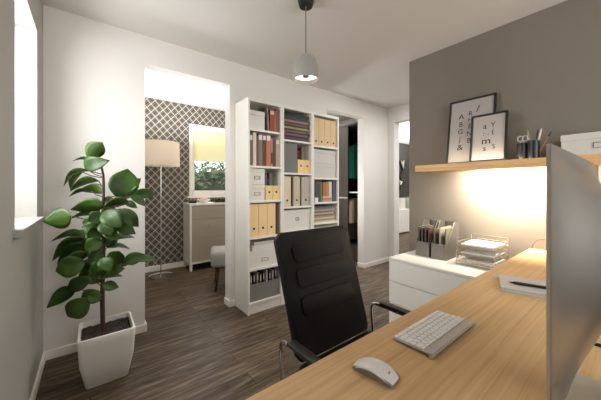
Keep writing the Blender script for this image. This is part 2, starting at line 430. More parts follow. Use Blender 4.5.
for i, (dx, dy, tx, ty, ln, col, lab) in enumerate([
    (0, -.012, .01, -.035, .20, (202, 186, 168), 'pale pen standing tall in the crowded dark cup'),
    (.012, .01, .02, -.03, .195, (48, 44, 44), 'black marker standing upright in the crowded dark cup'),
    (-.014, .012, -.016, .022, .19, (150, 140, 132), 'grey pen with a clip in the crowded dark cup'),
    (.01, -.018, .012, -.095, .185, (190, 138, 96), 'orange-brown pencil slanting out of the crowded dark cup'),
    (-.01, -.004, -.02, -.045, .19, (222, 216, 210), 'white pen leaning in the crowded dark cup')]):
    d = Vector((tx*.5, ty*.9, .19)).normalized()
    t = thing('pen', lab, 'pen', (2.42+dx*.7, .474+dy*.7, SZ+.008), 0, 'pens in the crowded cup')
    pm = plain('pen_%d' % i, col, .4)
    G().cyl((0,0,0), d*(ln*.8), .0036, n=10).build('barrel', pm, t, True)
    G().cyl(d*(ln*.8), d*ln, .0052, .003, n=10).build('cap', BLACKP if i % 2 else pm, t, True)

def storage_box(label, loc, sx, sy, sz, face, holder=None, group=None, mat=None, lidh=.3, cat='box'):
    """base centre at loc; face 'x' = front at -x, 'y' = front at -y; sizes along x, y, z"""
    t = thing('storage_box', label, cat, loc, 0, group); mat = mat or BOXW
    lz = sz*(1-lidh); e = .0025
    G().box(-sx/2+e, sx/2-e, -sy/2+e, sy/2-e, 0, lz, .002).build('body', mat, t)
    G().box(-sx/2, sx/2, -sy/2, sy/2, lz+.0004, sz, .003).build('lid', mat, t)
    if holder:
        w_, h_, z_ = holder
        g = G(); b = .003
        def fr(u0, u1, z0, z1, d):
            if face == 'x': g.box(-sx/2+e-d, -sx/2+e-.0002, u0, u1, z0, z1)
            else: g.box(u0, u1, -sy/2+e-d, -sy/2+e-.0002, z0, z1)
        fr(-w_/2, w_/2, z_-h_/2, z_-h_/2+b, .004); fr(-w_/2, w_/2, z_+h_/2-b, z_+h_/2, .004)
        fr(-w_/2, -w_/2+b, z_-h_/2, z_+h_/2, .004); fr(w_/2-b, w_/2, z_-h_/2, z_+h_/2, .004)
        g.build('label_holder', plain('grey_metal_holder', (110, 106, 100), .4, .7), t)
    return t
storage_box('long white lidded storage box on the oak shelf above the monitor', (2.49, .155, SZ+.0005), .20, .36, .135, 'x', (.075, .034, .056), mat=plain('white_box_card', (214, 210, 202), .75))

# ------------------------------------------------------------------ on the drawer cabinet
CZ = .6246
def magazine_file(label, y0, y1, mags):
    t = thing('magazine_file', label, 'magazine file', (2.43, (y0+y1)/2, CZ), 0, 'wire mesh magazine files')
    hw = (y1-y0)/2; e = .002
    prof = [(-.13, 0), (.12, 0), (.12, .30), (.03, .305), (-.115, .125), (-.13, .125)]
    for s_ in (-1, 1): G().prism(prof, 'y', s_*hw-.001, s_*hw+.001).build('side_panel', MESHM, t)
    G().box(-.131, -.129, -hw, hw, 0, .125).build('front_panel', MESHM, t)
    G().box(.119, .121, -hw, hw, 0, .30).build('back_panel', MESHM, t)
    G().box(-.13, .12, -hw, hw, 0, .002).build('base', MESHM, t)
    g = G()
    for s_ in (-1, 1): g.tube([(x, s_*hw, z) for x, z in prof], .0022, 6, closed=True)
    g.tube([(-.13, -hw, .125), (-.13, hw, .125)], .0022, 6).tube([(.12, -hw, .30), (.12, hw, .30)], .0022, 6)
    g.build('rim', plain('silver_wire', (160, 155, 147), .35, .8), t, True)
    n = len(mags)
    for i, (c, h_, lab) in enumerate(mags):
        y = (y0+y1)/2 - hw + .014 + (2*hw-.028)*i/max(n-1, 1)
        m_ = thing('magazine', lab, 'magazine', (2.435, y, CZ+.0024), 0, 'magazines in the mesh files')
        G().box(-.11, .10, -.005, .005, 0, h_).build('cover', plain('magcover_%d_%d_%d' % c, c, .4), m_)
        G().box(-.108, .1005, -.0042, .0042, h_-.0005, h_+.001).build('pages', plain('dull_pages', (150, 145, 134), .8), m_)
magazine_file('mesh magazine file at the far end of the drawer cabinet, holding reddish magazines', 1.145, 1.265,
    [((96, 68, 62), .25, 'dull red magazine in the far mesh file, against its desk-side panel'), ((90, 84, 78), .255, 'dark grey magazine in the far mesh file beside the dull red one'), ((104, 84, 76), .24, 'brownish pink magazine in the middle of the far mesh file'), ((84, 80, 76), .25, 'dark magazine in the far mesh file at its far panel')])
magazine_file('mesh magazine file next to the letter tray, holding cream and olive magazines', 1.005, 1.125,
    [((118, 115, 98), .255, 'olive green magazine in the mesh file beside the letter tray'), ((176, 170, 150), .26, 'cream magazine in the mesh file beside the letter tray'), ((106, 100, 84), .24, 'dark olive magazine in the mesh file beside the letter tray')])

t = thing('letter_tray', 'three-tier silver wire letter tray on the white drawer cabinet', 'letter tray', (2.415, .783, CZ))
wire = plain('bright_wire', (206, 196, 178), .25, .9)
g = G()
for x in (-.15, .15):
    for y in (-.127, .127): g.tube([(x, y, 0), (x, y, .21)], .003, 6)
for y in (-.127, .127): g.tube([(-.15, y, .21), (.15, y, .21)], .003, 6)
g.tube([(.15, -.127, .21), (.15, .127, .21)], .003, 6)
g.build('frame', wire, t, True)
for z in (.022, .085, .148):
    g = G()
    for zz, rr in ((z, .0026), (z+.03, .0026)):
        g.tube([(-.15, -.127, zz), (.15, -.127, zz), (.15, .127, zz), (-.15, .127, zz)], rr, 6, closed=True)
    for i in range(1, 12): g.tube([(-.15+.025*i, -.127, z+.03), (-.15+.025*i, -.127, z), (-.15+.025*i, .127, z), (-.15+.025*i, .127, z+.03)], .0014, 5)
    for i in range(1, 5): g.tube([(-.15, -.127+.0508*i, z), (.15, -.127+.0508*i, z)], .0014, 5)
    g.build('tier', wire, t, True)
for z, lab, n in ((.0259, 'thin stack of white paper in the bottom tier of the wire tray', .012), (.0889, 'loose white sheets in the middle tier of the wire tray', .008), (.1519, 'white papers lying in the top tier of the wire tray', .012)):
    t = tag(G().box(-.105, .148, -.11, .11, 0, n, .001).build('paper_stack', PAPERW, loc=(2.41, .783, CZ+z)), lab, 'paper', 'papers in the wire tray')

# cable loop where the desk meets the wall
tag(G().tube([(0, 0, .001), (-.01, -.012, .05), (-.012, -.05, .085), (-.008, -.095, .075), (-.006, -.115, .04), (0, -.115, .004)], .0035, 8, 2)
    .build('cable', plain('grey_cable', (112, 98, 84), .5), None, True, (2.57, .515, .7745)), 'thin cable looping up from the desk where it meets the wall', 'cable')
t = thing('power_adapter', 'small white adapter lying on the desk against the wall', 'adapter', (2.56, .165, .7743))
G().box(-.025, .025, -.03, .03, 0, .04, .006).build('body', WLAC, t, True)
G().tube([(-.025, 0, .02), (-.05, .01, .016), (-.06, .03, .004), (-.05, .06, .003)], .002, 6, 1).build('cord', WLAC, t, True)

# grey pad with a pen near the wall end
t = thing('notepad', 'silver-grey notepad lying aslant on the desk near the wall', 'notepad', (1.56, .287, .7743), R(17.5))
G().box(-.105, .105, -.14, .14, 0, .004, .001).box(-.105, .105, -.14, .14, .014, .018, .001).box(.1, .105, -.14, .14, .003, .015).build('cover', plain('silver_grey_card', (186, 184, 180), .5), t)
G().box(-.1, .0998, -.136, .136, .0042, .0138).build('pages', plain('grey_pages', (200, 198, 192), .8), t)
t = thing('pen', 'thick black pen lying on the silver-grey notepad', 'pen', (1.535, .275, .7993), R(18))
G().cyl((0, -.125, 0), (0, .09, 0), .0066, n=12).build('barrel', BLACKP, t, True)
G().cyl((0, .09, 0), (0, .112, 0), .0062, .001, n=12).build('tip', BLACKP, t, True)
tag(G().box(-.007, .007, -.03, .03, 0, .006, .0029, 3).build('desk_clip', DARK, None, True, (1.15, .10, .7743)), 'small dark oblong clip lying on the desk behind the monitor', 'clip')

# ------------------------------------------------------------------ keyboard and mouse
KX, KY = .856, .405
t = thing('keyboard', 'slim silver keyboard with white keys on the oak desk', 'keyboard', (KX, KY, .7743))
tilt = lambda y: .0045 + (.061-y)/.122*.012          # plate rises towards -y
W2k = .1425
g = G()
g.prism([(.061, .0025), (.061, .006), (-.058, .0125), (-.058, .009)], 'x', -W2k, W2k, .0008)
g.build('base', ALUL, t)
G().cyl((-W2k, -.054, .0064), (W2k, -.054, .0064), .0062, n=18).build('battery_tube', ALUL, t, True)
def key(x, y, w_, d_, proto={}):
    k = (round(w_, 4), round(d_, 4))
    if k not in proto:
        o = G().box(-w_/2, w_/2, -d_/2, d_/2, 0, .0028, .0009, 1).build('key', KEYW, t); proto[k] = o
    else:
        o = proto[k].copy(); COL.objects.link(o); o.parent = t
    o.location = (x, y, (.0062 + (.061-y)/.119*.0065)); o.rotation_euler = (math.atan2(-.0065, .119), 0, 0)
rows = [(-.0285, .009, [1]*14), (-.0155, .0155, [1]*13+[1.5]), (.002, .0155, [1.5]+[1]*13), (.0195, .0155, [1.8]+[1]*11+[1.8]), (.037, .0155, [2.3]+[1]*10+[2.3]), (.0535, .0135, [1, 1, 1, 1.25, 5.2, 1.25, 1, 1, 1, 1])]
for y, d_, ws in rows:
    tot = sum(ws); unit = (2*W2k-.006)/tot; x = W2k-.003      # users face -y, so their left is +x
    for w_ in ws:
        key(x-w_*unit/2, y, w_*unit-.003, d_); x -= w_*unit
t = thing('mouse', 'low white wireless mouse on the oak desk beside the keyboard', 'mouse', (.551, .407, .7743), R(10))
def mouse_shell(top, bottom):
    bm = bmesh.new(); nx, ny = 14, 22; rows_ = []
    for j in range(ny+1):
        v = -1+2*j/ny; row = []
        for i in range(nx+1):
            u = -1+2*i/nx
            wv = .028*(1-abs(v)**5*.28)
            x = wv*u; y = .054*v*(1-.05*u*u)
            z = bottom(u, v) if bottom else top(u, v)
            row.append(bm.verts.new((x, y, z)))
        rows_.append(row)
    for j in range(ny):
        for i in range(nx): bm.faces.new((rows_[j][i], rows_[j][i+1], rows_[j+1][i+1], rows_[j+1][i]))
    return bm
topf = lambda u, v: .007 + .017*(1-abs(v)**2.2) - .005*abs(u)**4
g = G(); g.add(mouse_shell(topf, None)); top = g.build('shell', plain('white_mouse_shell', (232, 230, 226), .25), t, True)
sm = top.modifiers.new('thickness', 'SOLIDIFY'); sm.thickness = .002; sm.offset = -1
g = G(); p2 = []
for j in range(25):
    v = -1+2*j/24; p2.append((.0525*v, .0045 + .016*(1-abs(v)**2.2)))
g.prism([(-.046, .0), (.046, .0)] + p2[::-1], 'x', -.0245, .0245)
g.build('body', plain('mouse_base', (150, 146, 142), .35, .5), t)
G().box(-.004, .004, -.0365, -.034, .0166, .0182).build('sensor_mark', plain('grey_mark', (120, 118, 116), .5), t)

# ------------------------------------------------------------------ monitor
t = thing('monitor', 'large all-in-one aluminium computer seen from behind on the desk', 'monitor', (.850, .0835, .7743))
W, Z0, Z1, B = .325, .09, .52, .056
bm = bmesh.new(); nx, nz = 40, 30; rr = []
for j in range(nz+1):
    v = -1+2*j/nz; row = []
    for i in range(nx+1):
        u = -1+2*i/nx
        u_ = math.copysign(abs(u)**.8, u); v_ = math.copysign(abs(v)**.8, v)
        d = .0+B*(max(0, 1-abs(u_)**2.0)**1.6)*(max(0, 1-abs(v_)**2.4)**1.3)
        row.append(bm.verts.new((W*u_, -d, (Z0+Z1)/2+(Z1-Z0)/2*v_)))
    rr.append(row)
for j in range(nz):
    for i in range(nx): bm.faces.new((rr[j][i], rr[j][i+1], rr[j+1][i+1], rr[j+1][i]))
g = G(); g.add(bm); bk = g.build('back_shell', ALU, t, True, recalc=False)
G().box(-W, W, .0002, .0055, Z0, Z1, .0015).build('bezel', ALUL, t)
G().box(-W+.02, W-.02, .0056, .0064, Z0+.09, Z1-.02).build('screen', plain('dark_screen', (14, 14, 16), .08), t)
st = [(-.10, .005), (.02, .005), (.024, 0), (-.106, 0), (-.112, .008), (-.074, .27), (-.062, .27), (-.098, .02)]
G().prism(st, 'x', -.085, .085, .0012).build('stand', ALUL, t)
G().box(-.03, .03, -.065, -.045, .262, .288, .003).build('hinge', ALU, t, True)

# ------------------------------------------------------------------ office chair
t = thing('office_chair', 'black high-backed leather office chair with chrome arms at the oak desk', 'office chair', (.922, .752, 0))
t.scale = (1, 1, 1.025)
bw, bh_ = .244, .545
g = G(); g.prism([(-bw+.03, 0), (bw-.03, 0), (bw-.012, .03), (bw, bh_-.03), (bw-.03, bh_), (-bw+.03, bh_), (-bw, bh_-.03), (-bw+.012, .03)], 'y', 0, .038, .012)
bk = g.build('backrest', BLACKF, t, True, (0, .133, .475)); bk.rotation_euler = (R(-18.4), 0, 0)
for z in (.165, .285, .40):
    G().prism([(-.155, z), (.155, z), (.172, z+.017), (.172, z+.068), (.155, z+.085), (-.155, z+.085), (-.172, z+.068), (-.172, z+.017)], 'y', -.010, .002, .0058).build('back_cushion', BLACKF, bk, True)
G().box(-.24, .24, -.33, .15, .40, .475, .03, 3).build('seat', BLACKF, t, True)
G().box(-.2, .2, -.26, .12, .36, .3995, .01).build('seat_frame', BLACKP, t)
for s_ in (-1, 1):
    x = .298*s_
    a = G().tube([(x-.06*s_, .10, .375), (x, .12, .38), (x, .165, .40), (x, .175, .50), (x, .18, .575), (x, .13, .588), (x, -.18, .584), (x, -.23, .56), (x, -.20, .42), (x, -.17, .38), (x-.06*s_, -.15, .375)], .0095, 10, 2, flat=.8).build('armrest', CHROME, t, True)
    G().box(x-.022, x+.022, -.185, .11, .597, .608, .005).build('arm_pad', BLACKP, a, True)
G().cyl((0, -.07, .09), (0, -.07, .36), .028, n=20).build('gas_column', CHROME, t, True)
for k in range(5):
    a_ = 2*math.pi*k/5+.3; d = Vector((math.cos(a_), math.sin(a_), 0)); c = Vector((0, -.07, 0))
    l = G().tube([c+d*.02+Vector((0,0,.10)), c+d*.15+Vector((0,0,.092)), c+d*.29+Vector((0,0,.072))], [.024, .02, .015], 10).build('leg', CHROME, t, True)
    p = c+d*.285; q = d.cross(Vector((0,0,1)))*.02
    G().cyl(p-q+Vector((0,0,.027)), p+q+Vector((0,0,.027)), .0262, n=16).cyl(p+Vector((0,0,.03)), p+Vector((0,0,.068)), .008, n=8).build('caster', BLACKP, l, True)

# ------------------------------------------------------------------ pendant lamp
t = thing('pendant_lamp', 'small dome pendant lamp hanging on a thin cord from the ceiling', 'pendant lamp', (1.17, 1.437, 2.5235))
G().lathe([(0, 0), (.054, 0), (.054, -.018), (.046, -.05), (0, -.05)]).build('ceiling_canopy', BLACKP, t, True)
G().cyl((0, 0, -.05), (0, 0, -.40), .004, n=10).build('cord', plain('pendant_cord', (120, 112, 100), .6), t, True)
G().lathe([(.010, -.384), (.03, -.387), (.052, -.398), (.070, -.420), (.0815, -.452), (.0875, -.49), (.0885, -.525), (.0865, -.556), (.0845, -.556), (.0862, -.525), (.085, -.49), (.079, -.455), (.067, -.424), (.05, -.404), (.010, -.394)], n=48).build('lamp_shade', PENDW, t, True)
G().lathe([(.024, -.526), (.0845, -.526), (.0845, -.521), (.024, -.521)], n=48).build('diffuser', emit('lamp_diffuser', (255, 246, 234), 1.6), t, True)
G().lathe([(0, -.534), (.021, -.534), (.0235, -.518), (0, -.518)]).build('reflector_cap', plain('grey_cap', (120, 113, 100), .5), t, True)

# ------------------------------------------------------------------ rubber plant
t = thing('potted_plant', 'rubber plant in a white tapered square pot beside the doorway', 'plant', (.086, 2.188, 0))
def ring(h2, z, c=.02):
    p = []
    for sx, sy in ((1,1),(-1,1),(-1,-1),(1,-1)):
        for k in range(4):
            a_ = math.atan2(sy, sx)-math.pi/4+math.pi/2*k/3
            p.append((sx*(h2-c)+c*math.cos(a_), sy*(h2-c)+c*math.sin(a_), z))
    return p
g = G(); rings = [ring(.106, 0), ring(.111, .006), ring(.138, .15), ring(.1465, .275), ring(.148, .314), ring(.146, .318), ring(.136, .318), ring(.134, .30), ring(.129, .25)]
V = [[g.bm.verts.new(p) for p in r_] for r_ in rings]
for A, B_ in zip(V, V[1:]):
    for i in range(16):
        j = (i+1) % 16; g.bm.faces.new((A[i], A[j], B_[j], B_[i]))
g.bm.faces.new(V[0][::-1]); g.bm.faces.new(V[-1])
g.build('pot', POT, t, True)
g = G(); rnd = random.Random(5); n = 26
vs = [[g.bm.verts.new((-.133+.266*i/n, -.133+.266*j/n, .287+rnd.uniform(-.004, .006) if 0 < i < n and 0 < j < n else .28)) for i in range(n+1)] for j in range(n+1)]
for j in range(n):
    for i in range(n): g.bm.faces.new((vs[j][i], vs[j][i+1], vs[j+1][i+1], vs[j+1][i]))
g.build('soil', SOIL, t)
PO = Vector((.092, 2.17, -.024))
STEM = [(.072, 2.17, .26), (.068, 2.174, .47), (.070, 2.172, .60), (.075, 2.168, .796), (.070, 2.172, .992), (.075, 2.168, 1.187), (.073, 2.17, 1.318), (.04, 2.195, 1.385), (.0, 2.23, 1.41)]
g = G().tube([Vector(p)-PO for p in STEM], [.013, .013, .012, .011, .0095, .008, .0065, .005, .0035], 10, 1)
LEAVES = [
(-0.012, 2.237, 1.399, 0.07, 2.172, 1.501, 0.792, 0.057, -0.608, 0.098),
(-0.022, 2.224, 1.33, 0.099, 2.099, 1.379, -0.369, 0.41, 0.834, 0.094),
(0.009, 2.241, 1.365, -0.087, 2.376, 1.39, 0.047, -0.991, 0.124, 0.087),
(0.003, 2.255, 1.313, -0.142, 2.439, 1.221, -0.103, -0.981, 0.165, 0.131),
(0.05, 2.188, 1.246, -0.099, 2.305, 1.187, -0.155, -0.9, 0.408, 0.103),
(-0.033, 2.253, 1.305, -0.097, 2.252, 1.188, -0.381, -0.901, 0.209, 0.069),
(0.07, 2.172, 1.168, -0.06, 2.335, 1.187, 0.086, -0.83, 0.551, 0.109),
(0.009, 2.22, 1.181, -0.102, 2.256, 1.15, -0.077, -0.928, 0.364, 0.063),
(0.079, 2.135, 1.085, -0.09, 2.196, 1.07, -0.056, -0.43, 0.901, 0.094),
(-0.09, 2.196, 1.026, -0.218, 2.255, 0.993, -0.219, 0.071, 0.973, 0.123),
(0.03, 2.255, 1.007, -0.099, 2.406, 0.996, 0.019, -0.912, 0.409, 0.103),
(0.163, 2.1, 1.122, 0.204, 2.128, 1.331, -0.98, 0.083, 0.183, 0.152),
(0.206, 2.087, 1.174, 0.278, 2.112, 1.268, -0.623, 0.598, 0.505, 0.063),
(0.224, 2.103, 1.14, 0.365, 2.084, 1.158, -0.023, 0.595, 0.804, 0.074),
(0.209, 2.064, 1.148, 0.298, 2.045, 1.08, 0.548, 0.587, 0.596, 0.059),
(0.122, 2.132, 1.135, 0.065, 2.176, 1.116, -0.292, 0.049, 0.955, 0.039),
(0.207, 2.045, 1.104, 0.074, 2.119, 1.086, -0.115, -0.724, 0.68, 0.08),
(0.185, 2.103, 1.102, 0.252, 2.05, 1.069, 0.425, 0.561, 0.71, 0.048),
(0.158, 2.104, 1.063, 0.26, 2.065, 0.941, 0.764, -0.013, 0.645, 0.086),
(0.078, 2.105, 1.055, 0.154, 1.985, 0.954, 0.807, 0.013, 0.591, 0.1),
(0.136, 2.101, 0.968, 0.24, 2.04, 0.9, 0.573, 0.164, 0.803, 0.072),
(0.086, 2.16, 0.842, 0.24, 2.09, 0.873, 0.013, 0.958, 0.286, 0.09),
(0.086, 2.16, 0.803, 0.219, 2.107, 0.793, 0.114, 0.979, 0.168, 0.075),
(0.109, 2.101, 0.695, 0.153, 2.046, 0.801, 0.882, -0.154, -0.445, 0.089),
(0.178, 2.088, 0.718, 0.298, 2.045, 0.753, -0.197, 0.24, 0.951, 0.073),
(0.251, 2.082, 0.707, 0.367, 2.062, 0.705, 0.143, 0.871, 0.47, 0.061),
(-0.022, 2.224, 0.877, -0.116, 2.338, 0.898, 0.299, -0.539, 0.787, 0.077),
(-0.023, 2.275, 0.87, -0.199, 2.464, 0.849, 0.056, -0.9, 0.433, 0.135),
(-0.022, 2.214, 0.872, -0.185, 2.29, 0.748, -0.279, -0.75, 0.6, 0.114),
(-0.017, 2.22, 0.826, -0.163, 2.314, 0.72, -0.284, -0.693, 0.663, 0.106),
(0.003, 2.194, 0.776, -0.141, 2.266, 0.676, -0.301, -0.637, 0.71, 0.099),
(-0.017, 2.189, 0.729, -0.167, 2.236, 0.683, 0.229, -0.206, -0.951, 0.119),
(-0.067, 2.218, 0.56, -0.206, 2.266, 0.461, -0.425, -0.249, 0.871, 0.092),
(0.013, 2.176, 0.618, -0.112, 2.253, 0.56, 0.273, -0.253, -0.928, 0.083),
(0.003, 2.164, 0.496, -0.11, 2.211, 0.391, -0.6, 0.25, 0.759, 0.119),
(0.044, 2.162, 0.538, -0.042, 2.209, 0.499, 0.255, -0.291, -0.922, 0.058),
(-0.002, 2.168, 0.636, 0.067, 2.073, 0.721, 0.649, -0.193, -0.736, 0.082),
(0.034, 2.2, 0.594, 0.176, 2.13, 0.616, 0.033, 0.975, 0.222, 0.083),
(0.085, 2.14, 0.664, 0.185, 2.103, 0.667, 0.061, 0.243, 0.968, 0.065),
(0.064, 2.137, 0.925, -0.036, 2.154, 0.958, -0.327, -0.114, -0.938, 0.082),
(0.064, 2.127, 0.869, -0.021, 2.122, 0.812, 0.557, -0.147, -0.818, 0.088),
(0.054, 2.154, 0.982, -0.037, 2.195, 0.979, -0.011, -0.104, -0.995, 0.064),
(0.069, 2.123, 1.035, -0.002, 2.127, 0.989, 0.54, -0.085, -0.837, 0.082),
(0.074, 2.129, 0.944, 0.142, 2.035, 0.868, 0.765, 0.304, 0.568, 0.072),
(0.069, 2.123, 0.805, -0.002, 2.127, 0.74, 0.667, -0.159, -0.728, 0.082),
(0.068, 2.113, 0.731, 0.018, 2.112, 0.671, 0.755, -0.167, -0.634, 0.075),
(0.072, 2.212, 0.881, 0.149, 2.212, 0.791, 0.759, 0.071, 0.647, 0.067),
(0.061, 2.23, 0.953, -0.002, 2.33, 0.859, -0.78, 0.092, 0.619, 0.094),
(0.061, 2.23, 0.82, -0.066, 2.38, 0.825, 0.194, -0.375, 0.906, 0.103),
(0.082, 2.194, 0.737, 0.201, 2.152, 0.673, 0.515, 0.161, 0.842, 0.08),
(0.072, 2.222, 0.653, -0.045, 2.364, 0.695, -0.471, 0.266, -0.841, 0.098),
(0.061, 2.21, 0.572, -0.033, 2.314, 0.637, -0.688, -0.183, -0.703, 0.087),
(0.07, 2.152, 0.573, 0.153, 2.108, 0.548, 0.402, 0.246, 0.882, 0.058),
(0.066, 2.216, 0.908, 0.17, 2.196, 0.989, -0.593, 0.125, 0.795, 0.081),
(0.056, 2.234, 1.04, -0.013, 2.338, 1.098, -0.676, -0.038, -0.736, 0.074),
(0.064, 2.146, 0.48, -0.012, 2.175, 0.515, -0.489, -0.267, -0.83, 0.07),
(0.068, 2.103, 0.986, 0.111, 2.039, 0.902, 0.895, 0.018, 0.446, 0.082),
(0.063, 2.107, 0.759, 0.106, 2.043, 0.678, 0.9, 0.065, 0.43, 0.075),
(0.053, 2.115, 0.872, 0.008, 2.099, 0.954, 0.871, 0.056, 0.489, 0.081),
(0.072, 2.212, 1.074, 0.137, 2.201, 1.024, 0.609, 0.028, 0.793, 0.074),
(0.024, 2.208, 0.796, -0.085, 2.314, 0.779, 0.027, -0.52, 0.854, 0.079),
(0.04, 2.216, 0.674, -0.064, 2.308, 0.579, -0.502, -0.224, 0.835, 0.087),
(0.072, 2.222, 0.613, 0.121, 2.214, 0.7, -0.854, 0.16, 0.496, 0.087)
]
def stem_at(z):
    for a, b in zip(STEM, STEM[1:]):
        if a[2] <= z <= b[2]: return Vector(a).lerp(Vector(b), (z-a[2])/(b[2]-a[2]))
    return Vector(STEM[-1] if z > 1 else STEM[0])
for L_ in LEAVES:
    b_ = Vector(L_[:3]); a_ = stem_at(max(.34, min(1.405, b_.z-.04)))
    if (b_-a_).length > .012: g.tube([a_-PO, a_.lerp(b_, .6)-PO+Vector((0,0,-.008)), b_-PO], .0032, 6)
g.build('stem', BARK, t, True)
g = G()
for L_ in LEAVES:
    B0, T0, Q, Wd = Vector(L_[:3])-PO, Vector(L_[3:6])-PO, Vector(L_[6:9]), L_[9]
    A_ = T0-B0; nrm = A_.cross(Q).normalized(); Ln = A_.length
    if nrm.z < 0: nrm = -nrm
    Wd *= 1.12; prof = [0.02, .5, .78, .94, 1, .98, .88, .66, .36, .03]; m_ = len(prof)-1; grid = []
    for i, w_ in enumerate(prof):
        s_ = i/m_; cc = B0 + A_*s_ + nrm*(Ln*.13*(math.sin(math.pi*s_)) - Ln*.05*s_)
        grid.append([g.bm.verts.new(cc + Q*(Wd/2*w_*k) + nrm*(Wd*.11*w_*abs(k)**1.5)) for k in (-1, -.6, -.2, 0, .2, .6, 1)])
    for i in range(m_):
        for k in range(6): g.bm.faces.new((grid[i][k], grid[i][k+1], grid[i+1][k+1], grid[i+1][k]))
fo = g.build('foliage', LEAF, t, True, recalc=False)
sm = fo.modifiers.new('thickness', 'SOLIDIFY'); sm.thickness = .0015
# ------------------------------------------------------------------ three bookcases side by side
YF, YBK = 2.33, 2.622
BX = [(1.187, 1.584), (1.5845, 2.0015), (2.002, 2.423)]
TOPZ = 2.094
SH = [[1.797, 1.439, 1.097, 0.742, 0.435, 0.109], [1.736, 1.384, 1.021, 0.757, 0.424, 0.109], [1.713, 1.340, 1.053, 0.812, 0.454, 0.109]]
names = ['white bookcase standing next to the doorway of the wallpapered room', 'middle of the three white bookcases', 'white bookcase standing next to the wardrobe opening']
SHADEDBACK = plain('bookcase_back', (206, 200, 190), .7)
for (x0, x1), zs, lab in zip(BX, SH, names):
    t = thing('bookcase', lab, 'bookcase', ((x0+x1)/2, 2.47, 0), 0, 'white bookcases')
    h_ = (x1-x0)/2; yf, yb = YF-2.47, YBK-2.47
    for s_ in (-1, 1): G().box(*sorted((s_*h_, s_*(h_-.018))), yf, yb, 0, TOPZ, .0012).build('side_panel', SHELFW, t)
    G().box(-h_+.0182, h_-.0182, yf+.001, yb, TOPZ-.032, TOPZ, .001).build('top_panel', SHELFW, t)
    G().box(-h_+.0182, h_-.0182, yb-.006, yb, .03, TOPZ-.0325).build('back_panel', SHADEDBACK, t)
    for z in zs: G().box(-h_+.0182, h_-.0182, yf+.003, yb-.0065, z-.02, z, .001).build('shelf', SHELFW, t)
    G().box(-h_+.0182, h_-.0182, yf+.012, yf+.028, 0, zs[-1]-.0205).build('plinth', SHELFW, t)
IN = [(1.207, 1.564), (1.6045, 1.9815), (2.022, 2.403)]
FY = 2.352
def fx(u, a): return IN[u][0] + (IN[u][1]-IN[u][0])*a
E0 = .0004
def binder(label, u, a0, a1, z, h, col, group, hole=.16, name='ring_binder', cat='binder', depth=.24, fy=FY, label_patch=None):
    x0, x1 = fx(u, a0)+.0008, fx(u, a1)-.0008
    t = thing(name, label, cat, ((x0+x1)/2, fy+depth/2, z+E0), 0, group)
    hw = (x1-x0)/2; d2 = depth/2
    G().box(-hw, hw, -d2, d2, 0, h, .0015).build('body', plain('card_%d_%d_%d' % col, col, .7), t)
    if hole:
        G().cyl((0, -d2-.0012, hole*h), (0, -d2+.002, hole*h), min(.012, hw*.45), n=16).build('finger_hole', DARK, t, True)
    if label_patch:
        G().box(-hw*.75, hw*.75, -d2-.0008, -d2+.001, h*label_patch[0], h*label_patch[1]).build('spine_label', plain('card_%d_%d_%d' % label_patch[2], label_patch[2], .7), t)
    return t
def book(label, u, a0, a1, z, h, col, group, depth=.19, fy=FY, lean=0, patch=None):
    x0, x1 = fx(u, a0)+.0006, fx(u, a1)-.0006
    t = thing('book', label, 'book', ((x0+x1)/2, fy+depth/2, z+E0), 0, group)
    t.rotation_euler = (0, lean, 0)
    hw, d2 = (x1-x0)/2, depth/2; ct = min(.0025, hw*.25)
    cm = plain('cover_%d_%d_%d' % col, col, .55)
    G().box(-hw, hw, -d2, -d2+ct, 0, h).box(-hw, -hw+ct, -d2+ct, d2, 0, h).box(hw-ct, hw, -d2+ct, d2, 0, h).build('cover', cm, t)
    G().box(-hw+ct, hw-ct, -d2+ct+.0003, d2-.004, .003, h-.004).build('pages', PAPERW, t)
    if patch: G().box(-hw*.8, hw*.8, -d2-.0008, -d2, h*patch[0], h*patch[1]).build('spine_label', plain('cover_%d_%d_%d' % patch[2], patch[2], .6), t)
    return t
def flat(label, u, a0, a1, z, th, col, group, depth=.22, dy=0, name='magazine', cat='magazine'):
    x0, x1 = fx(u, a0), fx(u, a1)
    t = thing(name, label, cat, ((x0+x1)/2, FY+dy+depth/2, z+E0), 0, group)
    hw, d2 = (x1-x0)/2, depth/2; ct = min(.0016, th*.22)
    G().box(-hw, hw, -d2, d2, 0, ct).box(-hw, hw, -d2, d2, th-ct, th).box(-hw, hw, -d2, -d2+.0015, ct, th-ct).build('cover', plain('cover_%d_%d_%d' % col, col, .5), t)
    G().box(-hw+.003, hw-.002, -d2+.0016, d2-.003, ct+.0002, th-ct-.0002).build('pages', PAPERW, t)
    return t
def sbox(label, u, a0, a1, z, h, depth=.25, holder=True, fy=FY, lidh=.24, group='white storage boxes on the bookcases', mat=None, hold=None):
    x0, x1 = fx(u, a0)+.001, fx(u, a1)-.001
    return storage_box(label, ((x0+x1)/2, fy+depth/2, z+E0), x1-x0, depth, h, 'y', (hold or (.062, .032, h*.42)) if holder else None, group, mat, lidh)
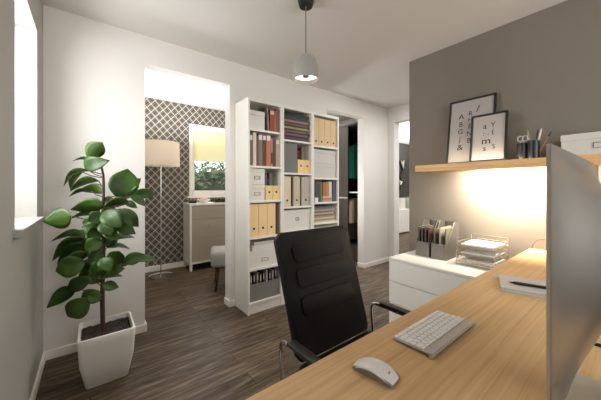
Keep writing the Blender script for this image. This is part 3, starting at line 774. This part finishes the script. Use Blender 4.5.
def fb(label, u, a0, a1, z, h, col, group, fy=FY, depth=.10):
    """short open-topped file box with a finger hole"""
    x0, x1 = fx(u, a0)+.001, fx(u, a1)-.001
    t = thing('file_box', label, 'file box', ((x0+x1)/2, fy+depth/2, z+E0), 0, group); hw, d2 = (x1-x0)/2, depth/2
    m = plain('card_%d_%d_%d' % col, col, .7); k = .002
    G().box(-hw, hw, -d2, -d2+k, 0, h).box(-hw, hw, d2-k, d2, 0, h).box(-hw, -hw+k, -d2+k, d2-k, 0, h).box(hw-k, hw, -d2+k, d2-k, 0, h).box(-hw+k, hw-k, -d2+k, d2-k, 0, k).build('body', m, t)
    G().cyl((0, -d2-.001, h*.55), (0, -d2+.001, h*.55), .011, n=16).build('finger_hole', DARK, t, True)

A1, A2, A3 = 'bookcase by the doorway', 'middle bookcase', 'bookcase by the wardrobe'
# --- bookcase by the doorway
z = SH[0][0]
sbox('white lidded box on the top shelf of the '+A1, 0, .01, .50, z, .185, holder=False)
gp = 'books on the top shelf by the doorway'
book('thin grey book leaning between box and red-brown book, top shelf by the doorway', 0, .595, .645, z+.004, .235, (128, 118, 110), gp, lean=R(-4))
book('red-brown book, the bigger one, on the top shelf by the doorway', 0, .66, .80, z, .225, (150, 72, 48), gp, patch=(.78, .95, (214, 200, 186)))
book('slim tan-brown book right of the red-brown one, top shelf by the doorway'.replace('right of', 'beside'), 0, .805, .885, z, .22, (170, 98, 66), gp)
book('dark taupe book against the side panel, top shelf by the doorway', 0, .89, .985, z, .245, (112, 100, 90), gp)
z = SH[0][1]; gp = 'tall volumes on the second shelf by the doorway'
W_ = (222, 216, 208)
for a0, a1, h, col, lab, pt in [
    (.01, .115, .31, (104, 100, 96), 'dark grey volume at the outer end of the row', (.8, .95, W_)),
    (.12, .225, .325, (222, 204, 186), 'cream pink volume, the palest of the row', None),
    (.23, .285, .29, (126, 70, 54), 'thin red-brown volume beside the palest one', None),
    (.29, .42, .325, (116, 114, 110), 'wide grey volume with a white spine label', (.8, .95, W_)),
    (.425, .535, .32, (92, 52, 38), 'dark brown volume beside the wide grey one', (.82, .96, W_)),
    (.54, .685, .32, (190, 112, 78), 'orange-brown volume, the brightest of the row', (.82, .97, W_)),
    (.69, .755, .29, (150, 142, 136), 'thin mottled grey volume beside the orange-brown one', (.1, .5, (60, 54, 50))),
    (.76, .86, .285, (104, 56, 42), 'dark red volume between two thin pale ones', None),
    (.865, .985, .29, (178, 164, 146), 'beige volume closing the row at the inner end', (.82, .95, W_))]:
    book(lab+', second shelf by the doorway', 0, a0, a1, z, h, col, gp, depth=.22, patch=pt)
z = SH[0][2]
sbox('lower of two stacked white boxes with label frames, third shelf by the doorway', 0, .01, .50, z, .158)
sbox('upper of two stacked white boxes with label frames, third shelf by the doorway', 0, .01, .50, z+.1592, .158)
gp = 'cream file boxes on the third shelf by the doorway'
fb('short cream file box beside the stacked white boxes', 0, .52, .755, z, .148, (236, 206, 152), gp)
fb('short cream file box against the inner side of the third shelf by the doorway', 0, .76, .99, z, .148, (236, 206, 152), gp)
gp = 'books behind the cream file boxes by the doorway'
for a0, a1, h, col, lab in [(.52, .60, .24, (70, 50, 52), 'dark maroon book'), (.605, .74, .275, (118, 92, 140), 'purple book'), (.745, .82, .22, (60, 58, 64), 'short black book'), (.825, .90, .285, (132, 136, 122), 'grey-green book'), (.905, .985, .27, (104, 112, 96), 'dark green book')]:
    book(lab+' standing behind the short cream file boxes', 0, a0, a1, z, h, col, gp, depth=.14, fy=FY+.103)
z = SH[0][3]; gp = 'cream ring binders on the fourth shelf by the doorway'
for a0, a1, w_ in [(.01, .29, 'next to the outer side panel'), (.295, .57, 'in the middle of its three'), (.575, .85, 'next to the dark brown folder')]:
    binder('tall cream binder with finger hole, '+w_+', fourth shelf', 0, a0, a1, z, .322, (240, 206, 154), gp, hole=.25)
binder('thin dark brown folder beside three cream binders', 0, .86, .91, z, .325, (84, 54, 40), None, hole=0, name='folder', cat='folder')
binder('thin grey-brown folder between dark brown folder and bookcase side', 0, .92, .985, z, .318, (112, 90, 72), None, hole=0, name='folder', cat='folder')
z = SH[0][4]
sbox('wide white label-framed box under papers, fifth shelf by the doorway', 0, .015, .985, z, .165, hold=(.075, .03, .07), lidh=.16)
gp = 'papers on the wide white box'
flat('thick stack of white paper lying directly on the wide white box', 0, .10, .93, z+.1665, .05, (226, 222, 214), gp, name='paper_stack', cat='paper')
flat('pale paper pad on top of the white paper stack', 0, .16, .93, z+.2175, .034, (206, 198, 186), gp, name='paper_stack', cat='paper')
z = SH[0][5]
t = thing('media_bin', 'grey open bin of discs on the lowest shelf by the doorway', 'storage bin', (fx(0, .5), FY+.11, z+E0))
hw = (IN[0][1]-IN[0][0])/2-.004; k = .003; gm = plain('grey_bin', (128, 126, 120), .6)
G().box(-hw, hw, -.11, -.11+k, 0, .17).box(-hw, hw, .11-k, .11, 0, .17).box(-hw, -hw+k, -.11+k, .11-k, 0, .17).box(hw-k, hw, -.11+k, .11-k, 0, .17).build('body', gm, t)
G().box(-hw+k, hw-k, -.11+k, .11-k, 0, k).build('base', gm, t)
cols = [((120, 104, 82), 'brown'), ((44, 40, 40), 'black'), ((150, 136, 110), 'tan'), ((96, 88, 80), 'dark grey'), ((36, 34, 36), 'glossy black'), ((190, 176, 166), 'pale pink'), ((40, 38, 40), 'charcoal'), ((150, 144, 138), 'light grey'), ((70, 62, 58), 'umber')]
for i, (c, nm) in enumerate(cols):
    a = .06+.1*i; x0, x1 = fx(0, a), fx(0, a)+.017
    tt = thing('disc_case', nm+' disc case standing in the grey bin on the lowest shelf', 'disc case', ((x0+x1)/2, FY+.085, z+E0+.0035), 0, 'disc cases in the grey bin')
    hh = .25+.02*((i*7) % 3)/2
    G().box(-.0085, .0085, -.07, .07, 0, hh, .001).build('case', plain('cover_%d_%d_%d' % c, c, .35), tt)
    G().box(-.006, .006, -.0708, -.0699, hh*.72, hh*.95).build('spine_label', plain('cover_196_190_182', (196, 190, 182), .5), tt)
# --- middle bookcase
z = SH[1][0]; gp = 'magazines stacked on the top shelf of the middle bookcase'
pal = [((70, 44, 62), 'plum'), ((96, 66, 86), 'mauve'), ((52, 36, 48), 'dark plum'), ((128, 92, 106), 'dusty pink'), ((60, 48, 52), 'dark brown'), ((116, 108, 74), 'olive'), ((84, 58, 52), 'red-brown'),
       ((172, 160, 112), 'straw yellow'), ((62, 46, 44), 'umber'), ((110, 96, 70), 'khaki'), ((96, 62, 60), 'wine red'), ((146, 138, 116), 'sand'), ((74, 54, 52), 'cocoa'), ((52, 64, 58), 'bottle green'), ((44, 52, 56), 'slate'), ((36, 36, 38), 'black')]
zz = z
for i, (c, nm) in enumerate(pal):
    th = .0175
    pos = 'at the bottom of' if i == 0 else ('on top of' if i == len(pal)-1 else 'within')
    flat('%s magazine %s the flat stack, top shelf of the middle bookcase' % (nm, pos if pos != 'within' else 'inside'), 1, .02+.02*(i*5 % 3), .96-.02*(i*3 % 4), zz, th, c, gp, depth=.235, dy=.004*(i*7 % 4))
    zz += th+.0008
z = SH[1][1]
binder('wide dark grey box file on the second shelf of the middle bookcase', 1, .01, .50, z, .325, (112, 114, 112), None, hole=0, name='box_file', cat='box file')
gp = 'cream file boxes in the middle bookcase'
fb('cream file box beside the wide dark grey box file', 1, .515, .755, z, .15, (234, 200, 146), gp)
fb('cream file box against the far side of the middle bookcase', 1, .76, .99, z, .15, (234, 200, 146), gp)
gp = 'books behind the cream file boxes of the middle bookcase'
for a0, a1, h, col, lab in [(.515, .60, .28, (70, 52, 48), 'dark brown book'), (.605, .70, .30, (40, 36, 38), 'black book'), (.705, .80, .27, (128, 46, 40), 'red book'), (.805, .87, .29, (58, 40, 40), 'dark maroon book'), (.875, .98, .31, (160, 146, 128), 'beige book')]:
    book(lab+' standing behind cream file boxes of the middle bookcase', 1, a0, a1, z, h, col, gp, depth=.14, fy=FY+.103)
z = SH[1][2]; gp = 'grey-beige binders in the middle bookcase'
for a0, a1, w_, c in [(.01, .27, 'palest of its three', (220, 204, 174)), (.36, .60, 'in the middle of its three', (196, 184, 160)), (.66, .97, 'greyest of its three', (184, 174, 158))]:
    binder('grey-beige binder, '+w_+', in the middle bookcase', 1, a0, a1, z, .325, c, gp, hole=.2)
for a0, a1, c, lab in [(.28, .35, (74, 36, 44), 'dark wine-red folder between two grey-beige binders'), (.61, .65, (52, 48, 44), 'thin black folder between two grey-beige binders')]:
    binder(lab+' in the middle bookcase', 1, a0, a1, z, .31, c, None, hole=0, name='folder', cat='folder', depth=.22, fy=FY+.015)
z = SH[1][3]
t = sbox('large white box with round handle ring, middle bookcase', 1, .015, .985, z, .225, holder=False, lidh=.2)
G().tube([(.022*math.cos(2*math.pi*i/16), -.125, .125+.016*math.sin(2*math.pi*i/16)) for i in range(16)], .003, 6, closed=True).build('handle_ring', plain('pewter_ring', (140, 130, 116), .4, .7), t, True)
# --- bookcase by the wardrobe
z = SH[2][0]; gp = 'cream binders on the top shelf by the wardrobe'
for a0, a1, w_ in [(.01, .22, 'first from the middle bookcase'), (.225, .475, 'second from the middle bookcase'), (.48, .735, 'third from the middle bookcase'), (.74, .985, 'fourth, against the outer side panel')]:
    binder('cream binder on the top shelf by the wardrobe, '+w_, 2, a0, a1, z, .325, (216, 188, 144), gp, hole=.16)
z = SH[2][1]; gb = plain('grey_white_card', (200, 196, 188), .75)
sbox('lower of two wide grey-white boxes filling the second shelf by the wardrobe', 2, .015, .985, z, .165, mat=gb, holder=False)
sbox('upper of two wide grey-white boxes filling the second shelf by the wardrobe', 2, .015, .985, z+.1665, .165, mat=gb, holder=False)
z = SH[2][2]; gp = 'books standing on the third shelf by the wardrobe'
for a0, a1, h, col, lab in [(.02, .11, .255, (62, 54, 54), 'dark brown book'), (.115, .21, .245, (80, 76, 74), 'charcoal book'), (.215, .30, .25, (70, 86, 92), 'slate blue book'), (.305, .38, .235, (120, 116, 84), 'olive book')]:
    book(lab+' standing on the third shelf by the wardrobe', 2, a0, a1, z, h, col, gp)
gs = 'books lying on the third shelf by the wardrobe'
zz = z
for c, nm in [((196, 150, 128), 'salmon'), ((176, 128, 108), 'brick pink'), ((206, 178, 158), 'pale peach')]:
    flat(nm+' book lying flat under the upright ones on the third shelf by the wardrobe', 2, .40, .80, zz, .022, c, gs, depth=.2, name='book', cat='book'); zz += .0228
for a0, a1, h, col, lab in [(.41, .53, .165, (190, 110, 62), 'short orange book'), (.535, .66, .17, (170, 132, 98), 'short tan book'), (.665, .79, .175, (214, 200, 182), 'short cream book')]:
    book(lab+' standing on the flat salmon books', 2, a0, a1, zz, h, col, gp)
book('dark blue book against the outer side of the third shelf by the wardrobe', 2, .83, .97, z, .255, (78, 86, 116), gp)
t = thing('card_box', 'tiny white box standing before the books on the third shelf', 'box', (fx(2, .10), FY-.012, z+E0))
G().box(-.022, .022, -.008, .008, 0, .045, .001).build('body', PAPERW, t); G().box(-.0225, .0225, -.0085, .0085, .0452, .055, .001).build('lid', PAPERW, t)
z = SH[2][3]; gp = 'magazines stacked on the fourth shelf by the wardrobe'; zz = z
for i, (c, nm) in enumerate([((196, 184, 158), 'cream'), ((150, 138, 118), 'taupe'), ((206, 198, 180), 'ivory'), ((168, 148, 110), 'ochre'), ((128, 118, 108), 'grey-brown'), ((190, 178, 150), 'sand'), ((150, 112, 100), 'rose brown'), ((176, 170, 158), 'stone grey'), ((120, 128, 116), 'sage'), ((98, 96, 92), 'dark grey')]):
    flat(nm+' magazine of the flat stack on the fourth shelf by the wardrobe', 2, .02+.015*(i*5 % 4), .97-.02*(i*3 % 4), zz, .0185, c, gp, depth=.235, dy=.004*(i*7 % 4)); zz += .0193
sbox('white box under the shelf of stacked magazines, by the wardrobe', 2, .015, .985, SH[2][4], .30, holder=False)

# ------------------------------------------------------------------ wardrobe behind the far opening
WX, WY0, WY1, WH = 3.40, 2.78, 4.40, 2.284
t = thing('wardrobe', 'tall grey-brown wardrobe with sliding doors beyond the far opening', 'wardrobe', (3.64, 3.59, 0))
ox, oy = 3.64, 3.59
G().box(WX+.03-ox, 3.88-ox, WY0-oy, WY0+.02-oy, 0, WH).build('side_panel', WARDI, t)
G().box(WX+.03-ox, 3.88-ox, WY1-.02-oy, WY1-oy, 0, WH).build('side_panel', WARDI, t)
G().box(WX-ox, 3.88-ox, WY0+.0205-oy, WY1-.0205-oy, WH-.03, WH).build('top_panel', WARDW, t)
G().box(3.86-ox, 3.88-ox, WY0+.0205-oy, WY1-.0205-oy, .12, WH-.031).build('back_panel', WARDI, t)
G().box(WX+.03-ox, 3.859-ox, WY0+.0205-oy, WY1-.0205-oy, .24, .27).build('bottom_panel', WARDI, t)
G().box(WX+.02-ox, WX+.04-ox, WY0+.0205-oy, WY1-.0205-oy, 0, .239).build('plinth', WARDW, t)
G().box(WX+.05-ox, 3.859-ox, WY0+.0205-oy, 3.6-oy, 1.13, 1.15).build('shelf', TRIM, t)
for z in (1.98, 1.06): G().cyl((ox-ox, WY0+.02-oy, z+.02), (0, WY1-.02-oy, z+.02), .012, n=12).build('clothes_rail', CHROME, t, True)
for a, b in ((3.065, 3.73), (3.735, 4.38)):
    d = G().box(WX-ox, WX+.025-ox, a-oy, b-oy, .05, WH-.035, .002).build('sliding_door', WARDW, t)
    G().box(WX-.004-ox, WX-ox-.0003, a+.004-oy, b-.004-oy, 1.035, 1.06).build('door_strip', plain('door_strip_grey', (168, 156, 144), .5), d)
def garment(name, label, cat, x, y, ztop, zbot, wtop, wbot, dep, mat, hanger=True):
    t = thing(name, label, cat, (x, y, zbot))
    hh = ztop-zbot; prof = [(0, wbot, 1), (.25, wbot*.97, 1.1), (.6, (wtop+wbot)/2, 1), (.88, wtop*.98, .8), (.96, wtop*.55, .6), (1, .07, .35)]
    g = G(); n = 28; rs = []
    for f, w_, dk in prof:
        rs.append([g.bm.verts.new((w_/2*math.cos(a), dep/2*dk*math.sin(a)*(1+.25*math.sin(5*a)), f*hh)) for a in [2*math.pi*i/n for i in range(n)]])
    for A, B_ in zip(rs, rs[1:]):
        for i in range(n): g.bm.faces.new((A[i], A[(i+1) % n], B_[(i+1) % n], B_[i]))
    g.bm.faces.new(rs[0][::-1]); g.bm.faces.new(rs[-1])
    g.build('cloth', mat, t, True)
    G().tube([(-.17, 0, hh*.9), (0, 0, hh+.01), (0, 0, hh+.03)], .004, 6).tube([(.17, 0, hh*.9), (0, 0, hh+.01)], .004, 6).build('hanger', STEEL, t, True)
garment('shirt', 'teal green shirt hanging in the open wardrobe', 'shirt', 3.64, 3.11, 1.96, 1.38, .42, .40, .10, fabric('teal_cloth', (44, 132, 110)))
garment('jacket', 'dark jacket hanging behind the teal shirt in the wardrobe', 'jacket', 3.64, 3.24, 1.96, 1.22, .44, .44, .10, fabric('dark_cloth', (46, 40, 44)))
garment('coat', 'beige and olive short coat hanging below the wardrobe shelf', 'coat', 3.62, 3.10, 1.04, .62, .40, .44, .13, fabric('beige_cloth', (178, 158, 134)))
garment('trousers', 'grey trousers hanging behind the beige coat in the wardrobe', 'trousers', 3.66, 3.24, 1.04, .30, .36, .34, .09, fabric('grey_cloth', (140, 132, 122)))

# ------------------------------------------------------------------ the wallpapered room
t = thing('dresser', 'white dresser with taupe drawer fronts under the window', 'dresser', (1.475, 4.235, 0))
w2, d2, hh = .34, .175, .988
for sx in (-1, 1):
    G().box(*sorted((sx*w2, sx*(w2-.03))), -d2, d2, .10, hh-.031, .002).build('side_panel', WLAC, t)
    for sy in (-1, 1): G().box(sx*(w2-.02)-.018, sx*(w2-.02)+.018, sy*(d2-.02)-.018, sy*(d2-.02)+.018, 0, .0995, .002).build('leg', WLAC, t)
G().box(-w2-.006, w2+.006, -d2-.01, d2, hh-.03, hh, .003).build('top_panel', WLAC, t)
G().box(-w2+.031, w2-.031, -d2+.02, d2-.005, .10, hh-.032).build('body', DRESSF, t)
for z0, z1 in ((.755, .953), (.47, .748), (.135, .463)):
    d = G().box(-w2+.033, w2-.033, -d2+.001, -d2+.0195, z0, z1, .002).build('drawer', DRESSF, t)
    zm = z0+(z1-z0)*.62
    G().tube([(-.07, -d2+.001, zm), (-.07, -d2-.022, zm), (.07, -d2-.022, zm), (.07, -d2+.001, zm)], .005, 8).build('handle', STEEL, d, True)
G().box(-w2+.031, w2-.031, -d2+.003, -d2+.018, .10, .13).build('bottom_rail', WLAC, t)
t = thing('fruit_bowl', 'white bowl holding peach-coloured fruit on the dresser', 'bowl', (1.375, 4.19, .9885))
G().lathe([(0, 0), (.04, 0), (.085, .035), (.10, .055), (.097, .055), (.08, .036), (.036, .006), (0, .006)]).build('bowl', PAPERW, t, True)
pm = plain('peach_skin', (226, 150, 118), .6, var=.3, scale=20)
for x, y, lab in ((-.035, -.02, 'peach-coloured fruit in the bowl on its outer side'), (.035, -.02, 'peach-coloured fruit in the bowl on its inner side'), (0, .04, 'peach-coloured fruit in the bowl on its window side')):
    tt = thing('peach', lab, 'fruit', (1.375+x, 4.19+y, .9885+.012), 0, 'fruit in the white bowl')
    g = G(); bmesh.ops.create_uvsphere(g.bm, u_segments=18, v_segments=12, radius=.033, matrix=Matrix.Translation((0, 0, .033)))
    g.build('flesh', pm, tt, True); G().cyl((0,0,.064), (.003,0,.074), .0025, n=6).build('stalk', BARK, tt)
t = thing('trinket_box', 'small black box on the dresser beside the fruit bowl', 'box', (1.205, 4.16, .9885))
G().box(-.045, .045, -.04, .04, 0, .03, .003).build('body', BLACKP, t); G().box(-.047, .047, -.042, .042, .0304, .045, .003).build('lid', BLACKP, t)
t = thing('tray', 'dark tray on the dresser between fruit bowl and doorframe', 'tray', (1.65, 4.18, .9885))
G().box(-.13, .13, -.09, .09, 0, .006).build('base', BLACKP, t); g = G()
for s_ in (-1, 1): g.box(*sorted((s_*.13, s_*.124)), -.09, .09, .0062, .045).box(-.124, .124, *sorted((s_*.09, s_*.084)), .0062, .045)
g.build('rim', BLACKP, t)
t = thing('roller_blind', 'yellow roller blind half lowered in the window above the dresser', 'blind', ((W2[0]+W2[1])/2, 4.39, W2[3]-.06))
hw = (W2[1]-W2[0])/2-.06
G().box(-hw, hw, -.001, .001, -.50, -.02).build('fabric', BLINDF, t)
G().cyl((-hw, 0, -.012), (hw, 0, -.012), .018, n=16).build('roller', TRIM, t, True)
G().box(-hw, hw, -.006, .006, -.522, -.5005, .003).build('bottom_bar', TRIM, t)
t = thing('floor_lamp', 'floor lamp with cream drum shade against the dark wallpaper', 'floor lamp', (.77, 4.13, 0))
G().lathe([(0, 0), (.15, 0), (.15, .012), (.12, .02), (.02, .026), (0, .026)], n=40).build('base', CHROME, t, True)
G().cyl((0, 0, .026), (0, 0, 1.62), .0065, n=12).build('pole', CHROME, t, True)
G().lathe([(.237, 1.524), (.24, 1.524), (.235, 1.849), (.232, 1.849)], n=48).build('lamp_shade', SHADEF, t, True)
g = G()
for k in range(3):
    a = 2*math.pi*k/3; g.tube([(0, 0, 1.60), (.234*math.cos(a), .234*math.sin(a), 1.52)], .003, 6)
g.build('shade_carrier', CHROME, t, True)
G().lathe([(0, 1.62), (.02, 1.625), (.03, 1.66), (.02, 1.69), (0, 1.70)]).build('bulb', emit('warm_bulb', (255, 226, 184), 3), t, True)
t = thing('upholstered_stool', 'pale grey upholstered stool with dark tapered legs behind the doorframe', 'stool', (1.436, 3.184, 0), R(-19))
G().box(-.29, .29, -.20, .20, .28, .47, .06, 5).build('seat', GREYF, t, True)
G().box(-.24, .24, -.16, .16, .265, .2795).build('seat_frame', BROWNW, t)
for sx in (-1, 1):
    for sy in (-1, 1): G().cyl((sx*.20, sy*.13, .272), (sx*.235, sy*.155, 0), .022, .012, 14).build('leg', BROWNW, t, True)

# ------------------------------------------------------------------ the room past the passage
t = thing('sideboard', 'white low cabinet before the charcoal wall past the passage', 'cabinet', (7.0, 4.19, 0))
G().box(-1.1, 1.1, -.22, .22, .02, .64, .004).build('body', WLAC, t)
for i in range(4): G().box(-1.095+.5495*i, -1.095+.5495*i+.541, -.24, -.2205, .03, .63, .003).build('door', WLAC, t)
t = thing('storage_jar', 'grey-green jar on the white low cabinet past the passage', 'jar', (6.95, 4.08, .6405))
G().lathe([(0, 0), (.13, 0), (.14, .02), (.14, .27), (.12, .30), (0, .30)]).build('body', plain('celadon', (150, 158, 142), .35), t, True); G().lathe([(0, .3005), (.11, .3005), (.11, .33), (.02, .345), (0, .345)]).build('lid', plain('dark_lid', (92, 90, 84), .5), t, True)
t = thing('storage_carton', 'tall white box on the white low cabinet past the passage', 'box', (6.66, 4.1, .6405))
G().box(-.1, .1, -.09, .09, 0, .24, .004).build('body', WLAC, t); G().box(-.102, .102, -.092, .092, .2404, .29, .004).build('lid', WLAC, t)
t = thing('wall_decoration', 'black zigzag decoration with white pieces on the charcoal wall', 'wall decoration', (7.2, 4.40, 1.64))
zz_ = [(-.12, .37), (.06, .10), (-.10, -.12), (.08, -.26), (-.10, -.46)]
G().tube([(x, 0, z) for x, z in zz_], .034, 8).build('zigzag', BLACKP, t)
for x, z in ((.07, .26), (-.02, -.30)): G().prism([(x-.07, z+.10), (x, z+.03), (x+.07, z+.12), (x+.01, z-.14)], 'y', -.015, .015).build('white_piece', PAPERW, t)

# ------------------------------------------------------------------ light
def light(name, kind, loc, energy, color, rot=(0,0,0), **kw):
    l = bpy.data.lights.new(name, kind); l.energy = energy; l.color = color
    for k, v in kw.items(): setattr(l, k, v)
    o = bpy.data.objects.new(name, l); COL.objects.link(o); o.location = loc; o.rotation_euler = rot
    return o
WARM, NEU, COOL, DAY = (1, .90, .80), (.96, .98, 1), (.93, .97, 1), (.97, .985, 1)
light('pendant_light', 'AREA', (1.17, 1.437, 1.966), 4.5, WARM, (0,0,0), shape='DISK', size=.15)
light('front_window_fill', 'AREA', (1.2, -1.78, 1.55), 34, NEU, (R(-90), 0, R(180)), shape='RECTANGLE', size=2.1, size_y=1.35)  # fill at the added window, lifts the ceiling and taupe wall
light('daylight_side_window', 'AREA', (XL-.36, 2.03, 1.78), 29, DAY, (0, R(-62), 0), shape='RECTANGLE', size=.9, size_y=.62)
light('shelf_strip_light', 'AREA', (2.475, .60, SZ-.064), 62, (1, .90, .74), (0, R(-52), 0), shape='RECTANGLE', size=.012, size_y=.46)
light('floor_lamp_light', 'POINT', (.77, 4.13, 1.72), .5, WARM, shadow_soft_size=.04)
light('wallpapered_room_daylight', 'AREA', (1.68, 4.36, 1.4), 8, COOL, (R(90), 0, R(180)), shape='RECTANGLE', size=.8, size_y=.6)
light('wallpapered_room_ceiling_fill', 'AREA', (.9, 3.6, 1.9), 38, NEU, (R(180), 0, 0), shape='RECTANGLE', size=1.6, size_y=1.0)  # no lamp hangs here, added to whiten the ceiling of this room
light('closet_top_fill', 'AREA', (2.95, 3.6, 2.49), 22, NEU, (0, 0, 0), shape='RECTANGLE', size=.5, size_y=.5)  # added downlight without a fixture, brightens the closet opening
light('frame_glow_fill', 'AREA', (2.372, .80, SZ+.006), 1.0, (1, .84, .62), (0, R(-150), 0), shape='RECTANGLE', size=.008, size_y=.6)  # unseen strip, added for the glow low on the picture frames
light('closet_jamb_fill', 'POINT', (2.60, 3.1, 1.15), 14, NEU, shadow_soft_size=.06)  # unseen point light, added behind the bookcases to brighten jamb and lintel
light('passage_fill', 'AREA', (3.35, 1.5, 2.49), 24, NEU, (0, 0, 0), shape='DISK', size=.3)  # added out of view to lighten the passage walls
light('passage_room_ceiling_fill', 'AREA', (6.2, 3.2, 1.9), 90, NEU, (R(180), 0, 0), shape='RECTANGLE', size=2.5, size_y=1.6)  # added to turn the ceiling past the passage white, no fixture there
light('passage_room_fill', 'AREA', (5.4, 2.0, 2.49), 50, NEU, (0, 0, 0), shape='RECTANGLE', size=1, size_y=1)  # added fill without a fixture, for the doorway jamb and floor
wd = bpy.data.worlds.new('world'); SC.world = wd; wd.use_nodes = True
bg = wd.node_tree.nodes['Background']; bg.inputs[0].default_value = (.90, .95, 1, 1); bg.inputs[1].default_value = 3.2
vs = SC.view_settings; SC.display_settings.display_device = 'sRGB'
vs.view_transform = 'Standard'; vs.look = 'None'; vs.gamma = 1; vs.use_curve_mapping = False; vs.exposure = 0
SC.cycles.use_denoising = True
SC.cycles.max_bounces = 10; SC.cycles.diffuse_bounces = 6; SC.cycles.transparent_max_bounces = 12
SC.cycles.caustics_reflective = False; SC.cycles.caustics_refractive = False
SC.cycles.sample_clamp_indirect = 4
